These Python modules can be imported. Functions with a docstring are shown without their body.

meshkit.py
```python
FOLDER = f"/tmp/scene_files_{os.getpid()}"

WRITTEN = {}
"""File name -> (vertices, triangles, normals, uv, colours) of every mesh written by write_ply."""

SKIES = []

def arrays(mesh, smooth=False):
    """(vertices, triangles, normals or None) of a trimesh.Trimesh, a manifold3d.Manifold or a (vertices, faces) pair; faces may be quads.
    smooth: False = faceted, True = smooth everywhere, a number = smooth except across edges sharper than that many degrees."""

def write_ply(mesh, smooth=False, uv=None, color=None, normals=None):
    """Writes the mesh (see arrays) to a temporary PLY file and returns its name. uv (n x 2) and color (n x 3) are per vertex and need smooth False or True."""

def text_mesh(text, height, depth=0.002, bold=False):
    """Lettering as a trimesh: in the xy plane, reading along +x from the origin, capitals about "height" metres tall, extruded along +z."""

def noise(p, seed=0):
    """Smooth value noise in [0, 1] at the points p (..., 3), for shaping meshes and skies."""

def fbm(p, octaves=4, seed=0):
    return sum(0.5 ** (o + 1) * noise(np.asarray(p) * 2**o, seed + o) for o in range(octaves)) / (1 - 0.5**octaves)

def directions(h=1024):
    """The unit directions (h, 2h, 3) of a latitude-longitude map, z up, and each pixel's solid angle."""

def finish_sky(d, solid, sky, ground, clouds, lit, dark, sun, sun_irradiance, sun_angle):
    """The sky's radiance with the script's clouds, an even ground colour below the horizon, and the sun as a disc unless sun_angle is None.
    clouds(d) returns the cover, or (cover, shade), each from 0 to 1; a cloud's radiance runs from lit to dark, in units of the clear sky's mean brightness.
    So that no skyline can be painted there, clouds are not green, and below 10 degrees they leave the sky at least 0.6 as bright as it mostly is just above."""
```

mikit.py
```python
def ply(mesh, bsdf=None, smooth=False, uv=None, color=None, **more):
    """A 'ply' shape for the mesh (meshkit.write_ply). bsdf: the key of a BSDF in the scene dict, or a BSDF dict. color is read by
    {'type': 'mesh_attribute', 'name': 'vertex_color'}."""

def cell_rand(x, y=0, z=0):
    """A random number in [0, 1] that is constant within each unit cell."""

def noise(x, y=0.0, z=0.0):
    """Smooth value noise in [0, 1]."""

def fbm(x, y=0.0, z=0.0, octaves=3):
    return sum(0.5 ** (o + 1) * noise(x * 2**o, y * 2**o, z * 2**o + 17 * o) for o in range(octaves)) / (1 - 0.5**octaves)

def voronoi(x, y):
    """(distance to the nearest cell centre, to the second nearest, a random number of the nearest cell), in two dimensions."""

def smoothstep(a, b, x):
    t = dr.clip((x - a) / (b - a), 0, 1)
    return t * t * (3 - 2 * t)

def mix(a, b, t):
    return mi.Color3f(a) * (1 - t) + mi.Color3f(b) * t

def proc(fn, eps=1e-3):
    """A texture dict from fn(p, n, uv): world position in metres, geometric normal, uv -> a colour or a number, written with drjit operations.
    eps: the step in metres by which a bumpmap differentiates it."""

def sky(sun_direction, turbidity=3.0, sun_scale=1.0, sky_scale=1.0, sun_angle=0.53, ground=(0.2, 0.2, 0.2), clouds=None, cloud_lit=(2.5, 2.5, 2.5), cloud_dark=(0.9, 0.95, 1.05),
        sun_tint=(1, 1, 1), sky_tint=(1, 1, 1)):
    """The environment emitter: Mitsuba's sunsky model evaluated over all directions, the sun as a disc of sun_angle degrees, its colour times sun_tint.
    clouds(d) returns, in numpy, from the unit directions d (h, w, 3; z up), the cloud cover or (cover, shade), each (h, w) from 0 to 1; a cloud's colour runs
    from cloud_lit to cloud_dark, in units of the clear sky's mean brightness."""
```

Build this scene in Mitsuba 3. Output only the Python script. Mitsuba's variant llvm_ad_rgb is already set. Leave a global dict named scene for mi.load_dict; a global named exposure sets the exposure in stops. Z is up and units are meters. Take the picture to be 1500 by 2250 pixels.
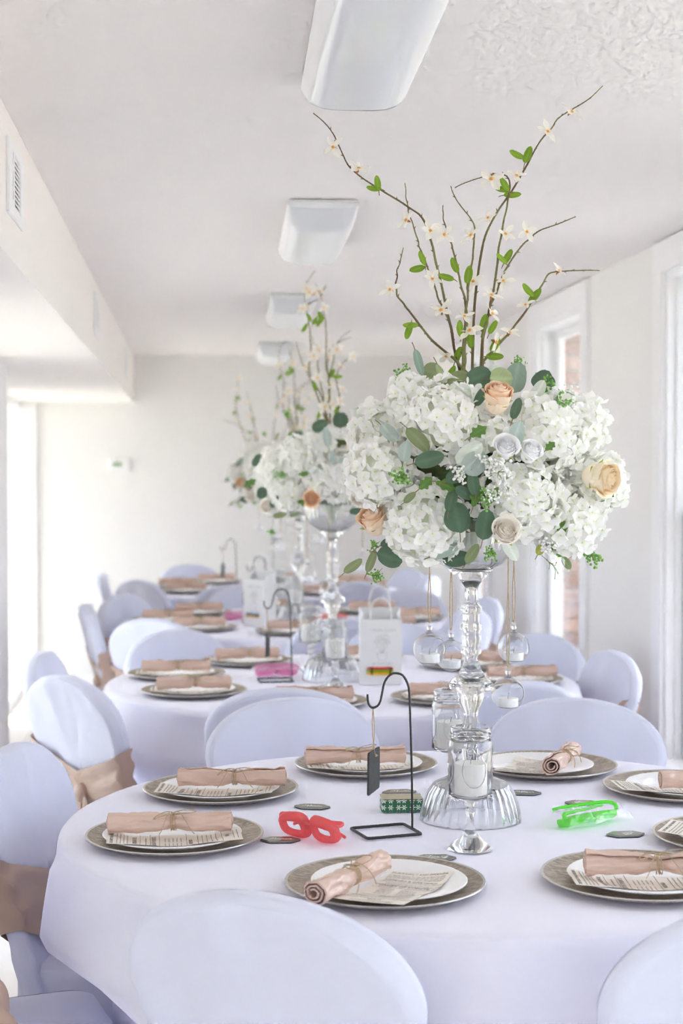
import math, random, numpy as np, trimesh, mitsuba as mi, mikit, meshkit
import drjit as dr
from mikit import proc, noise as tnoise, fbm as tfbm, smoothstep, mix, voronoi, cell_rand
from shapely.geometry import LineString, Polygon
scene, labels = {}, {}
T4 = mi.ScalarTransform4f
pi = math.pi
# ------------------------------------------------------------------ camera, sky, exposure
F_PX, CAM_H = 3400.0, 1.415
YAW, PITCH = math.atan(320 / F_PX), math.atan(82 / F_PX)
look = np.array([math.sin(YAW) * math.cos(PITCH), math.cos(YAW) * math.cos(PITCH), -math.sin(PITCH)])
scene['camera'] = {'type': 'thinlens', 'fov': math.degrees(2 * math.atan(750 / F_PX)), 'fov_axis': 'x',
                   'to_world': T4().look_at(origin=[0, 0, CAM_H], target=[float(look[0]), float(look[1]), float(CAM_H + look[2])], up=[0, 0, 1]),
                   'aperture_radius': 0.0060, 'focus_distance': 2.85, 'near_clip': 0.05, 'far_clip': 300.0}


def thin_cloud(d):
    p = d * np.array([2.2, 2.2, 4.0]) + 7.0
    return np.clip(meshkit.fbm(p, 4, 3) * 1.6 - 0.15, 0, 1), np.clip(meshkit.fbm(p * 1.7 + 3, 3, 5) - 0.35, 0, 1)


scene['sky'] = mikit.sky((-0.30, 0.75, 0.75), turbidity=3.0, sun_scale=1.0, ground=(0.35, 0.36, 0.36), clouds=thin_cloud,
                         cloud_lit=(2.45, 2.55, 2.72), cloud_dark=(1.5, 1.55, 1.65), sun_tint=(0.94, 1.02, 1.06), sky_tint=(0.97, 1.02, 1.0))
exposure = 3.9
R = random.Random(5)


# ------------------------------------------------------------------ helpers
def tr(x=0, y=0, z=0): return T4().translate([float(x), float(y), float(z)])
def rz(deg): return T4().rotate([0, 0, 1], float(deg))
def mat(m): return T4(np.asarray(m, float).tolist())


def free(key):
    if key not in scene and key not in labels:
        return key
    n = 1
    while f'{key}_{n:03d}' in scene or f'{key}_{n:03d}' in labels:
        n += 1
    return f'{key}_{n:03d}'


def thing(name, label, cat, group=None):
    key = free(name)
    labels[key] = {'label': label, 'category': cat}
    if group:
        labels[key]['group'] = group
    return key


def part(parent, name, shape, to=None, label=None, kind=None):
    key = free(f'{parent}__{name}')
    scene[key] = shape if to is None else {**shape, 'to_world': to}
    if label or kind:
        labels[key] = {k: v for k, v in (('label', label), ('kind', kind)) if v}
    return key


def one(name, shape, label, cat, to=None, group=None):
    key = thing(name, label, cat, group)
    scene[key] = shape if to is None else {**shape, 'to_world': to}
    return key


def struct(name, mesh, bsdf, smooth=False, label=None):
    scene[name] = mikit.ply(mesh, bsdf, smooth)
    labels[name] = {'kind': 'structure'}
    if label:
        labels[name]['label'] = label
    return name


def box(x0, x1, y0, y1, z0, z1):
    m = trimesh.creation.box((x1 - x0, y1 - y0, z1 - z0))
    m.apply_translation(((x0 + x1) / 2, (y0 + y1) / 2, (z0 + z1) / 2))
    return m


def cbox(x0, x1, y0, y1, z0, z1, c=0.004):
    """a box with chamfered edges"""
    v = []
    for a in (0, 1):
        for b in (0, 1):
            for d in (0, 1):
                X, Y, Z = (x0, x1)[a], (y0, y1)[b], (z0, z1)[d]
                sx, sy, sz = c * (1 - 2 * a), c * (1 - 2 * b), c * (1 - 2 * d)
                v += [(X, Y + sy, Z + sz), (X + sx, Y, Z + sz), (X + sx, Y + sy, Z)]
    return trimesh.Trimesh(np.array(v)).convex_hull


def cat(ms): return trimesh.util.concatenate(ms)


def grid_faces(nu, nv, wrap_u=False, wrap_v=False):
    U, V = (nu if wrap_u else nu - 1), (nv if wrap_v else nv - 1)
    i, j = np.meshgrid(np.arange(U), np.arange(V), indexing='ij')
    i2, j2 = (i + 1) % nu, (j + 1) % nv
    q = np.stack([i * nv + j, i2 * nv + j, i2 * nv + j2, i * nv + j2], -1).reshape(-1, 4)
    return np.vstack([q[:, [0, 1, 2]], q[:, [0, 2, 3]]])


def sheet(P, wrap_u=False, wrap_v=False):
    P = np.asarray(P, float)
    return trimesh.Trimesh(P.reshape(-1, 3), grid_faces(P.shape[0], P.shape[1], wrap_u, wrap_v), process=False)


def lathe(prof, n=64, rib=None):
    """prof: (r, z) rows going round the outline; closed where r is 0. rib(z, r, angle) multiplies r."""
    prof = np.array(prof, float)
    a = np.arange(n) * 2 * pi / n
    r = np.repeat(prof[None, :, 0], n, 0)
    z = np.repeat(prof[None, :, 1], n, 0)
    if rib is not None:
        r = r * rib(z, r, a[:, None])
    P = np.stack([r * np.cos(a)[:, None], r * np.sin(a)[:, None], z], -1)
    m = sheet(P, wrap_u=True)
    m.merge_vertices()
    m.update_faces(m.nondegenerate_faces())
    m.fix_normals()
    return m


def spline(pts, n):
    pts = np.asarray(pts, float)
    if len(pts) < 3:
        return np.array([pts[0] + (pts[-1] - pts[0]) * t for t in np.linspace(0, 1, n)])
    from scipy.interpolate import CubicSpline, PchipInterpolator
    t = np.r_[0, np.cumsum(np.linalg.norm(np.diff(pts, axis=0), axis=1) ** 0.5 + 1e-9)]
    return PchipInterpolator(t, pts)(np.linspace(0, t[-1], n))


def tube(pts, rad, sides=8, closed=False, cap=True):
    p = np.asarray(pts, float)
    rad = np.broadcast_to(rad, (len(p),))
    t = (np.roll(p, -1, 0) - np.roll(p, 1, 0)) if closed else np.gradient(p, axis=0)
    t /= np.linalg.norm(t, axis=1, keepdims=True) + 1e-12
    a = np.zeros_like(p)
    ref = np.array([0, 0, 1.0]) if abs(t[0, 2]) < 0.9 else np.array([1.0, 0, 0])
    for i in range(len(p)):
        ref = ref - t[i] * (ref @ t[i])
        ref /= np.linalg.norm(ref) + 1e-12
        a[i] = ref
    b = np.cross(t, a)
    ang = np.arange(sides) * 2 * pi / sides
    P = p[:, None] + rad[:, None, None] * (np.cos(ang)[None, :, None] * a[:, None] + np.sin(ang)[None, :, None] * b[:, None])
    m = sheet(P, wrap_u=closed, wrap_v=True)
    if cap and not closed:
        n = len(p)
        v = np.vstack([m.vertices, p[:1], p[-1:]])
        k = np.arange(sides)
        f0 = np.stack([np.full(sides, n * sides), (k + 1) % sides, k], 1)
        f1 = np.stack([np.full(sides, n * sides + 1), (n - 1) * sides + k, (n - 1) * sides + (k + 1) % sides], 1)
        m = trimesh.Trimesh(v, np.vstack([m.faces, f0, f1]), process=False)
    m.invert()
    return m


def moved(m, M):
    m = m.copy()
    m.apply_transform(np.asarray(M, float))
    return m


def rot(axis, deg): return trimesh.transformations.rotation_matrix(math.radians(deg), axis)
def trans(x, y, z): return trimesh.transformations.translation_matrix((x, y, z))


def frame_from(n, up=(0, 0, 1), spin=0.0):
    """4x4 whose z axis is n, turned by spin about it"""
    n = np.asarray(n, float) / np.linalg.norm(n)
    x = np.cross(up, n)
    x = x / np.linalg.norm(x) if np.linalg.norm(x) > 1e-6 else np.array([1.0, 0, 0])
    y = np.cross(n, x)
    c, s = math.cos(spin), math.sin(spin)
    M = np.eye(4)
    M[:3, 0], M[:3, 1], M[:3, 2] = x * c + y * s, y * c - x * s, n
    return M


# ------------------------------------------------------------------ materials
def rgb(*c): return {'type': 'rgb', 'value': list(c)}
def diffuse(name, c): scene[name] = {'type': 'twosided', 'b': {'type': 'diffuse', 'reflectance': c if isinstance(c, dict) else rgb(*c)}}
def princ(name, c, rough=0.5, spec=0.5, **k):
    scene[name] = {'type': 'twosided', 'b': {'type': 'principled', 'base_color': c if isinstance(c, dict) else rgb(*c), 'roughness': rough, 'specular': spec, **k}}
def bumped(name, c, rough, fn, height, spec=0.5, eps=1e-3, **k):
    scene[name] = {'type': 'twosided', 'b': {'type': 'bumpmap', 't': proc(fn, eps), 'scale': height,
                   'b': {'type': 'principled', 'base_color': c if isinstance(c, dict) else rgb(*c), 'roughness': rough, 'specular': spec, **k}}}


def orange_peel(p, n, uv):
    return tfbm(p.x * 95 + p.z * 31, p.y * 60, p.z * 95, octaves=2)


bumped('mat_ceiling', (0.84, 0.807, 0.785), 0.36, orange_peel, 0.009, eps=2e-3)
bumped('mat_soffit', (0.86, 0.822, 0.785), 0.4, orange_peel, 0.006, eps=2e-3)
bumped('mat_wall', (0.83, 0.82, 0.80), 0.6, lambda p, n, uv: tfbm(p.x * 60, p.y * 60, p.z * 60, octaves=2), 0.0008, eps=2e-3)
princ('mat_trim', (0.86, 0.86, 0.86), 0.3)
princ('mat_floor', proc(lambda p, n, uv: mix((0.74, 0.715, 0.68), (0.82, 0.80, 0.77), tfbm(p.x * 3, p.y * 1.2, octaves=3)) * (1 - 0.25 * (1 - smoothstep(0.0, 0.02, dr.abs(p.x * 2.2 - dr.floor(p.x * 2.2 + 0.5)))))), 0.25)
diffuse('mat_paving', proc(lambda p, n, uv: mix((0.33, 0.345, 0.35), (0.42, 0.435, 0.44), tfbm(p.x * 2, p.y * 2, octaves=3))))
for i, c in enumerate(((0.38, 0.24, 0.19), (0.44, 0.27, 0.21), (0.33, 0.22, 0.19), (0.48, 0.33, 0.27))):
    diffuse(f'mat_brick_{i}', proc(lambda p, n, uv, c=c: mix(c, tuple(min(1, 1.5 * x + 0.06) for x in c), tfbm(p.x * 40, p.y * 40, p.z * 40, octaves=3))))
diffuse('mat_mortar', (0.55, 0.52, 0.48))
scene['mat_pane'] = {'type': 'thindielectric', 'int_ior': 1.5}
scene['mat_glass'] = {'type': 'dielectric', 'int_ior': 1.5}
scene['mat_thin_glass'] = {'type': 'thindielectric', 'int_ior': 1.5}
princ('mat_lens', (0.70, 0.715, 0.74), 0.10, 0.7)
princ('mat_white_metal', (0.84, 0.84, 0.84), 0.35)
princ('mat_dark', (0.07, 0.068, 0.066), 0.6)


def weave(p, n, uv): return tfbm(p.x * 14, p.y * 14, p.z * 9, octaves=3)


bumped('mat_cloth', (0.79, 0.795, 0.915), 0.75, weave, 0.006, 0.25, eps=4e-3, sheen=0.3)
bumped('mat_cover', (0.69, 0.712, 0.855), 0.6, weave, 0.005, 0.3, eps=4e-3, sheen=0.3)


def satin_grain(p, n, uv): return tfbm(p.x * 22 + p.z * 20, p.y * 30 - p.x * 12, p.z * 40, octaves=3)


bumped('mat_satin', (0.66, 0.475, 0.40), 0.27, satin_grain, 0.017, 0.85, eps=2e-3, sheen=0.5, anisotropic=0.4)
bumped('mat_sash', (0.50, 0.355, 0.285), 0.40, satin_grain, 0.008, 0.6, eps=2e-3, sheen=0.4, anisotropic=0.4)

# ------------------------------------------------------------------ the room (x right, y into the room, z up)
XR, XL, YB, YF, ZC = 1.57, -1.14, 10.30, -3.4, 2.205      # right wall, left glazing line, back wall, wall behind, ceiling
SOF_X, SOF_Z = -0.405, 1.892                               # soffit face and underside
struct('floor', box(XL - 0.3, XR + 0.3, YF - 0.3, YB + 0.3, -0.12, 0), 'mat_floor')
struct('ceiling', box(XL - 0.5, XR + 0.5, YF - 0.3, YB + 0.3, ZC, ZC + 0.12), 'mat_ceiling')
struct('wall_back', box(XL - 0.3, XR + 0.3, YB, YB + 0.2, 0, ZC + 0.02), 'mat_wall')
struct('trim_1', box(XL - 0.3, SOF_X, YF - 0.2, YB - 0.001, SOF_Z, ZC - 0.001), 'mat_soffit', label='boxed soffit along the left side of the ceiling')
struct('trim_2', cbox(XL, XL + 0.105, YB - 0.05, YB + 0.01, 0, SOF_Z), 'mat_trim')
struct('baseboard_back', cbox(XL + 0.105, XR, YB - 0.016, YB + 0.01, 0, 0.09), 'mat_trim')
# right wall with windows: pieces between and above and under the openings
WIN = [(-1.91, -0.91), (-0.20, 1.25), (1.75, 3.45), (4.17, 5.07), (6.17, 7.07), (8.22, 9.12)]
WZ0, WZ1, WT = 0.46, 2.09, 0.23
edges = [YF - 0.2] + [v for w in WIN for v in w] + [YB + 0.2]
ms = [box(XR, XR + WT - 0.10, edges[i], edges[i + 1], -0.1, ZC + 0.02) for i in range(0, len(edges), 2)]
for a, b in WIN:
    ms += [box(XR, XR + WT - 0.10, a, b, -0.1, WZ0), box(XR, XR + WT - 0.10, a, b, WZ1, ZC + 0.02)]
struct('wall_right', cat(ms), 'mat_wall')
struct('baseboard_right', cbox(XR - 0.016, XR + 0.01, YF, YB - 0.02, 0, 0.09), 'mat_trim')
# outer brick leaf of the right wall: mortar bed with a brick reveal at each window
ms = [box(XR + WT - 0.10 + 0.001, XR + WT + 0.09, edges[i] + (0.012 if i else 0), edges[i + 1] - 0.012, -0.1, ZC + 0.6) for i in range(0, len(edges), 2)]
for a, b in WIN:
    ms += [box(XR + WT - 0.099, XR + WT + 0.09, a - 0.012, b + 0.012, -0.1, WZ0 - 0.05), box(XR + WT - 0.099, XR + WT + 0.09, a - 0.012, b + 0.012, WZ1 + 0.02, ZC + 0.6)]
struct('wall_outer', cat(ms), 'mat_mortar', label='mortar bed of the brick outer wall')
rb = random.Random(8)
BR = [mikit.ply(cbox(-0.095, 0.095, -0.05, 0.014, -0.029, 0.029, 0.004), f'mat_brick_{i}') for i in range(4)]
for wi, (a, b) in enumerate(WIN):
    if wi < 3:
        continue
    k = 0
    z = WZ0 - 0.05 + 0.03
    while z < WZ1 + 0.02:
        part('wall_outer', 'brick', BR[rb.randrange(4)], tr(XR + WT - 0.002 + rb.uniform(-0.003, 0.003), b + 0.014 + rb.uniform(-0.002, 0.002), z) @ T4().rotate([0, 0, 1], 180))
        z += 0.068
for wi, (a, b) in enumerate(WIN):
    w = f'window_{wi + 1}'
    labels[w] = {'kind': 'structure'}
    xo = XR + 0.07
    part(w, 'casing', mikit.ply(cat([cbox(XR - 0.02, XR + 0.005, a - 0.10, a, WZ0 - 0.02, WZ1 + 0.105), cbox(XR - 0.02, XR + 0.005, b, b + 0.10, WZ0 - 0.02, WZ1 + 0.105),
                                     cbox(XR - 0.021, XR + 0.005, a - 0.10, b + 0.10, WZ1, WZ1 + 0.108)]), 'mat_trim'))
    part(w, 'jamb', mikit.ply(cat([box(XR, xo + 0.06, a - 0.004, a + 0.014, WZ0, WZ1), box(XR, xo + 0.06, b - 0.014, b + 0.004, WZ0, WZ1), box(XR, xo + 0.06, a, b, WZ1 - 0.014, WZ1 + 0.004),
                                   box(XR + 0.03, XR + 0.05, b - 0.026, b - 0.014, WZ0, WZ1), box(XR + 0.03, XR + 0.05, a + 0.014, a + 0.026, WZ0, WZ1)]), 'mat_trim'))
    part(w, 'sill', mikit.ply(cat([cbox(XR - 0.05, xo + 0.06, a - 0.12, b + 0.12, WZ0 - 0.025, WZ0), cbox(XR - 0.018, XR + 0.005, a - 0.10, b + 0.10, WZ0 - 0.11, WZ0 - 0.025)]), 'mat_trim'))
    zm = (WZ0 + WZ1) / 2
    for s, (z0, z1) in enumerate(((WZ0, zm + 0.02), (zm - 0.02, WZ1 - 0.014))):
        xs = xo + 0.02 - 0.036 * (1 - s)
        sk = part(w, 'sash', mikit.ply(cat([cbox(xs, xs + 0.034, a + 0.014, a + 0.06, z0, z1), cbox(xs, xs + 0.034, b - 0.06, b - 0.014, z0, z1),
                                            cbox(xs, xs + 0.034, a + 0.05, b - 0.05, z0, z0 + 0.05), cbox(xs, xs + 0.034, a + 0.05, b - 0.05, z1 - 0.04, z1)]), 'mat_trim'))
        part(sk, 'pane', mikit.ply(trimesh.Trimesh([(xs + 0.017, a + 0.055, z0 + 0.045), (xs + 0.017, b - 0.055, z0 + 0.045), (xs + 0.017, b - 0.055, z1 - 0.035), (xs + 0.017, a + 0.055, z1 - 0.035)], [(0, 1, 2), (0, 2, 3)], process=False), 'mat_pane'))
# left side: piers and full-height glazed doors under the soffit
PIERS = [(YF - 0.2, -2.2), (1.0, 4.20), (6.30, 8.70)]
struct('wall_left', cat([box(XL - 0.15, -0.815, a, min(b, 6.85), 0, SOF_Z) for a, b in PIERS] + [box(XL - 0.15, XL, 6.8, PIERS[2][1], 0, SOF_Z)] + [box(XL - 0.3, XL - 0.16, YF - 0.2, YB + 0.2, SOF_Z - 0.02, ZC + 0.02)]), 'mat_wall')
GL = [(PIERS[0][1], PIERS[1][0]), (PIERS[1][1], PIERS[2][0]), (PIERS[2][1], YB)]
for i, (a, b) in enumerate(GL):
    d = f'door_{i + 1}'
    labels[d] = {'kind': 'structure'}
    x0, x1 = XL - 0.05, XL
    n = 2 if b - a < 3 else 3
    sill = 0.65 if i == 0 else 0.05
    fr = [box(x0 - 0.05, x1 + 0.03, a, b, 0, sill), box(x0, x1, a, b, SOF_Z - 0.05, SOF_Z)]
    for k in range(n + 1):
        yk = a + (b - a) * k / n
        fr.append(box(x0, x1, max(a, yk - 0.03), min(b, yk + 0.03), 0, SOF_Z))
    part(d, 'frame', mikit.ply(cat(fr), 'mat_trim'))
    for k in range(n):
        ya, yb = a + (b - a) * k / n + 0.03, a + (b - a) * (k + 1) / n - 0.03
        part(d, 'pane', mikit.ply(trimesh.Trimesh([(XL - 0.025, ya, sill), (XL - 0.025, yb, sill), (XL - 0.025, yb, SOF_Z - 0.05), (XL - 0.025, ya, SOF_Z - 0.05)], [(0, 1, 2), (0, 2, 3)], process=False), 'mat_pane'))
# wall behind the camera with a wide glazed door
struct('wall_front', cat([box(XL - 0.3, -0.45, YF - 0.2, YF, 0, ZC + 0.02), box(0.95, XR + 0.3, YF - 0.2, YF, 0, ZC + 0.02), box(-0.45, 0.95, YF - 0.2, YF, 2.08, ZC + 0.02)]), 'mat_wall')
labels['door_4'] = {'kind': 'structure'}
part('door_4', 'frame', mikit.ply(cat([box(-0.45, 0.95, YF - 0.2, YF, 0, 0.65), box(-0.45, 0.95, YF - 0.12, YF - 0.06, 2.02, 2.08)] + [box(x - 0.03, x + 0.03, YF - 0.12, YF - 0.06, 0, 2.08) for x in (-0.42, 0.25, 0.92)]), 'mat_trim'))
for x0, x1 in ((-0.39, 0.22), (0.28, 0.89)):
    part('door_4', 'pane', mikit.ply(trimesh.Trimesh([(x0, YF - 0.09, 0.65), (x1, YF - 0.09, 0.65), (x1, YF - 0.09, 2.02), (x0, YF - 0.09, 2.02)], [(0, 1, 2), (0, 2, 3)], process=False), 'mat_pane'))
struct('roof_eave', cat([cbox(XL - 1.35, XL - 0.31, YF - 0.5, YB + 0.5, 1.98, 2.08, 0.01)]), 'mat_trim', label='porch eave outside the left doors')
struct('ground', box(-60, 60, -60, 60, -0.30, -0.14), 'mat_paving')


# ------------------------------------------------------------------ ceiling lights, vents, wall plates
def light_mesh(L=0.92, w=0.205, h=0.082):
    ys = [0, 0.002, 0.03, 0.075, 0.12, L - 0.12, L - 0.075, L - 0.03, L - 0.002, L]
    ks = [0.0, 0.22, 0.55, 0.9, 1, 1, 0.9, 0.55, 0.22, 0.0]
    P = []
    for y, k in zip(ys, ks):
        row = []
        for t in np.linspace(0, pi, 29):
            c, s_ = math.cos(t), math.sin(t)
            row.append((w / 2 * np.sign(c) * abs(c) ** 0.55, y, -0.012 - (h - 0.012) * k * abs(s_) ** 0.62))
        P.append(row)
    m = sheet(P)
    return m


LM = mikit.ply(light_mesh(), 'mat_lens', 35)
LT = mikit.ply(cat([cbox(-0.1, 0.1, 0.004, 0.916, -0.0135, -0.003, 0.002), box(-0.085, 0.085, 0.02, 0.9, -0.004, 0.001)]), 'mat_white_metal')
for x, y, lab in ((0.292, 2.20, 'wide white wraparound ceiling light at the top edge of the photo'), (0.365, 4.43, 'white wraparound ceiling light second from the camera'),
                  (0.425, 6.74, 'white wraparound ceiling light third from the camera'), (0.475, 9.22, 'white wraparound ceiling light closest to the back wall')):
    k = thing('ceiling_light', lab, 'ceiling light', 'ceiling lights in a row')
    M = tr(x, y, ZC) @ rz(-1.4)
    part(k, 'diffuser', LM, M)
    part(k, 'housing', LT, M)
VF = mikit.ply(cat([cbox(-0.002, 0.008, 0, 0.29, -0.082, -0.058, 0.003), cbox(-0.002, 0.008, 0, 0.29, 0.058, 0.082, 0.003), cbox(-0.002, 0.008, 0, 0.062, -0.082, 0.082, 0.003), cbox(-0.002, 0.008, 0.215, 0.29, -0.082, 0.082, 0.003),
                    box(-0.001, 0.0074, 0.076, 0.100, -0.06, 0.06), box(-0.001, 0.0074, 0.06, 0.08, 0.018, 0.032), box(-0.001, 0.0074, 0.06, 0.08, -0.06, -0.046)]), 'mat_white_metal')
VB = mikit.ply(box(0.0, 0.001, 0.05, 0.225, -0.062, 0.062), 'mat_dark')
VS = mikit.ply(moved(box(-0.0006, 0.0006, 0.098, 0.217, -0.0019, 0.0019), rot((0, 1, 0), 20)), 'mat_white_metal')
for y, lab in ((3.40, 'white louvred air vent high on the soffit at the left edge'), (6.27, 'white air vent on the soffit, second from the camera'), (8.95, 'faint white air vent on the soffit closest to the back wall')):
    k = thing('air_vent', lab, 'air vent', 'air vents on the soffit')
    M = tr(SOF_X, y, 2.065)
    part(k, 'frame', VF, M)
    part(k, 'duct_back', VB, M)
    for q in range(11):
        part(k, 'slat', VS, tr(SOF_X + 0.0042, y, 2.065 - 0.053 + q * 0.0106))
princ('mat_lcd', (0.33, 0.42, 0.30), 0.2)
princ('mat_grey', (0.45, 0.45, 0.46), 0.5)
k = thing('thermostat', 'white wall thermostat with a green display on the back wall', 'thermostat')
M = tr((266 - 430) / 330.1, YB, CAM_H - (1021 - 1043) / 330.1)
part(k, 'body', mikit.ply(cat([cbox(-0.074, 0.074, -0.012, 0.005, -0.044, 0.044, 0.004), cbox(-0.070, 0.070, -0.027, -0.01, -0.040, 0.040, 0.006)]), 'mat_white_metal'), M)
part(k, 'display', mikit.ply(cbox(-0.045, 0.012, -0.0285, -0.026, -0.014, 0.018, 0.001), 'mat_lcd'), M)
for q in (-0.012, 0.014):
    part(k, 'button', mikit.ply(cbox(0.036, 0.052, -0.030, -0.026, q - 0.006, q + 0.006, 0.001), 'mat_white_metal'), M)
k = thing('light_switch', 'white rocker light switch plate low on the left of the back wall', 'light switch')
M = tr((126.5 - 430) / 330.1, YB, CAM_H - (1141 - 1043) / 330.1)
princ('mat_plate', (0.88, 0.88, 0.92), 0.3)
part(k, 'plate', mikit.ply(cbox(-0.036, 0.036, -0.007, 0.004, -0.058, 0.058, 0.003), 'mat_plate'), M)
part(k, 'rocker', mikit.ply(moved(cbox(-0.016, 0.016, -0.011, -0.005, -0.033, 0.033, 0.002), rot((1, 0, 0), 4)), 'mat_plate'), M)
k = thing('outlet', 'white wall outlet low on the right wall beside the window', 'outlet')
M = tr(XR, 5.62, 0.40)
part(k, 'plate', mikit.ply(cbox(-0.007, 0.004, -0.036, 0.036, -0.058, 0.058, 0.003), 'mat_plate'), M)
for q in (-0.022, 0.022):
    part(k, 'socket', mikit.ply(cbox(-0.010, -0.004, -0.017, 0.017, q - 0.014, q + 0.014, 0.002), 'mat_plate'), M)

# ------------------------------------------------------------------ tables and chairs
TZ, TR = 0.755, 0.755
TABLES = [(0.498, 2.919), (0.465, 4.93), (0.42, 6.95), (0.42, 8.95)]
TNAME = ['table with the red glasses', 'second table', 'third table', 'table by the back wall']
REC = math.radians(16)
BACK_L = (0.85 - 0.44) / math.cos(REC)


def half_width(h):
    h0 = 0.285
    u = np.clip(np.asarray(h) / h0, 0, 1)
    lo = 0.200 - 0.012 * np.sin(np.clip(u / 0.8, 0, 1) * pi) + 0.028 * u ** 1.5
    return np.where(np.asarray(h) < h0, lo, 0.228 * np.clip(1 - np.clip((np.asarray(h) - h0) / (BACK_L - h0), 0, 1) ** 2.15, 0, 1) ** (1 / 2.15))


def recline(P):
    """local (x, thickness, height along the back) -> chair space"""
    P = np.asarray(P, float)
    out = P.copy()
    out[..., 1] = P[..., 1] * math.cos(REC) - P[..., 2] * math.sin(REC)
    out[..., 2] = 0.44 + P[..., 2] * math.cos(REC) + P[..., 1] * math.sin(REC)
    return out


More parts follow.
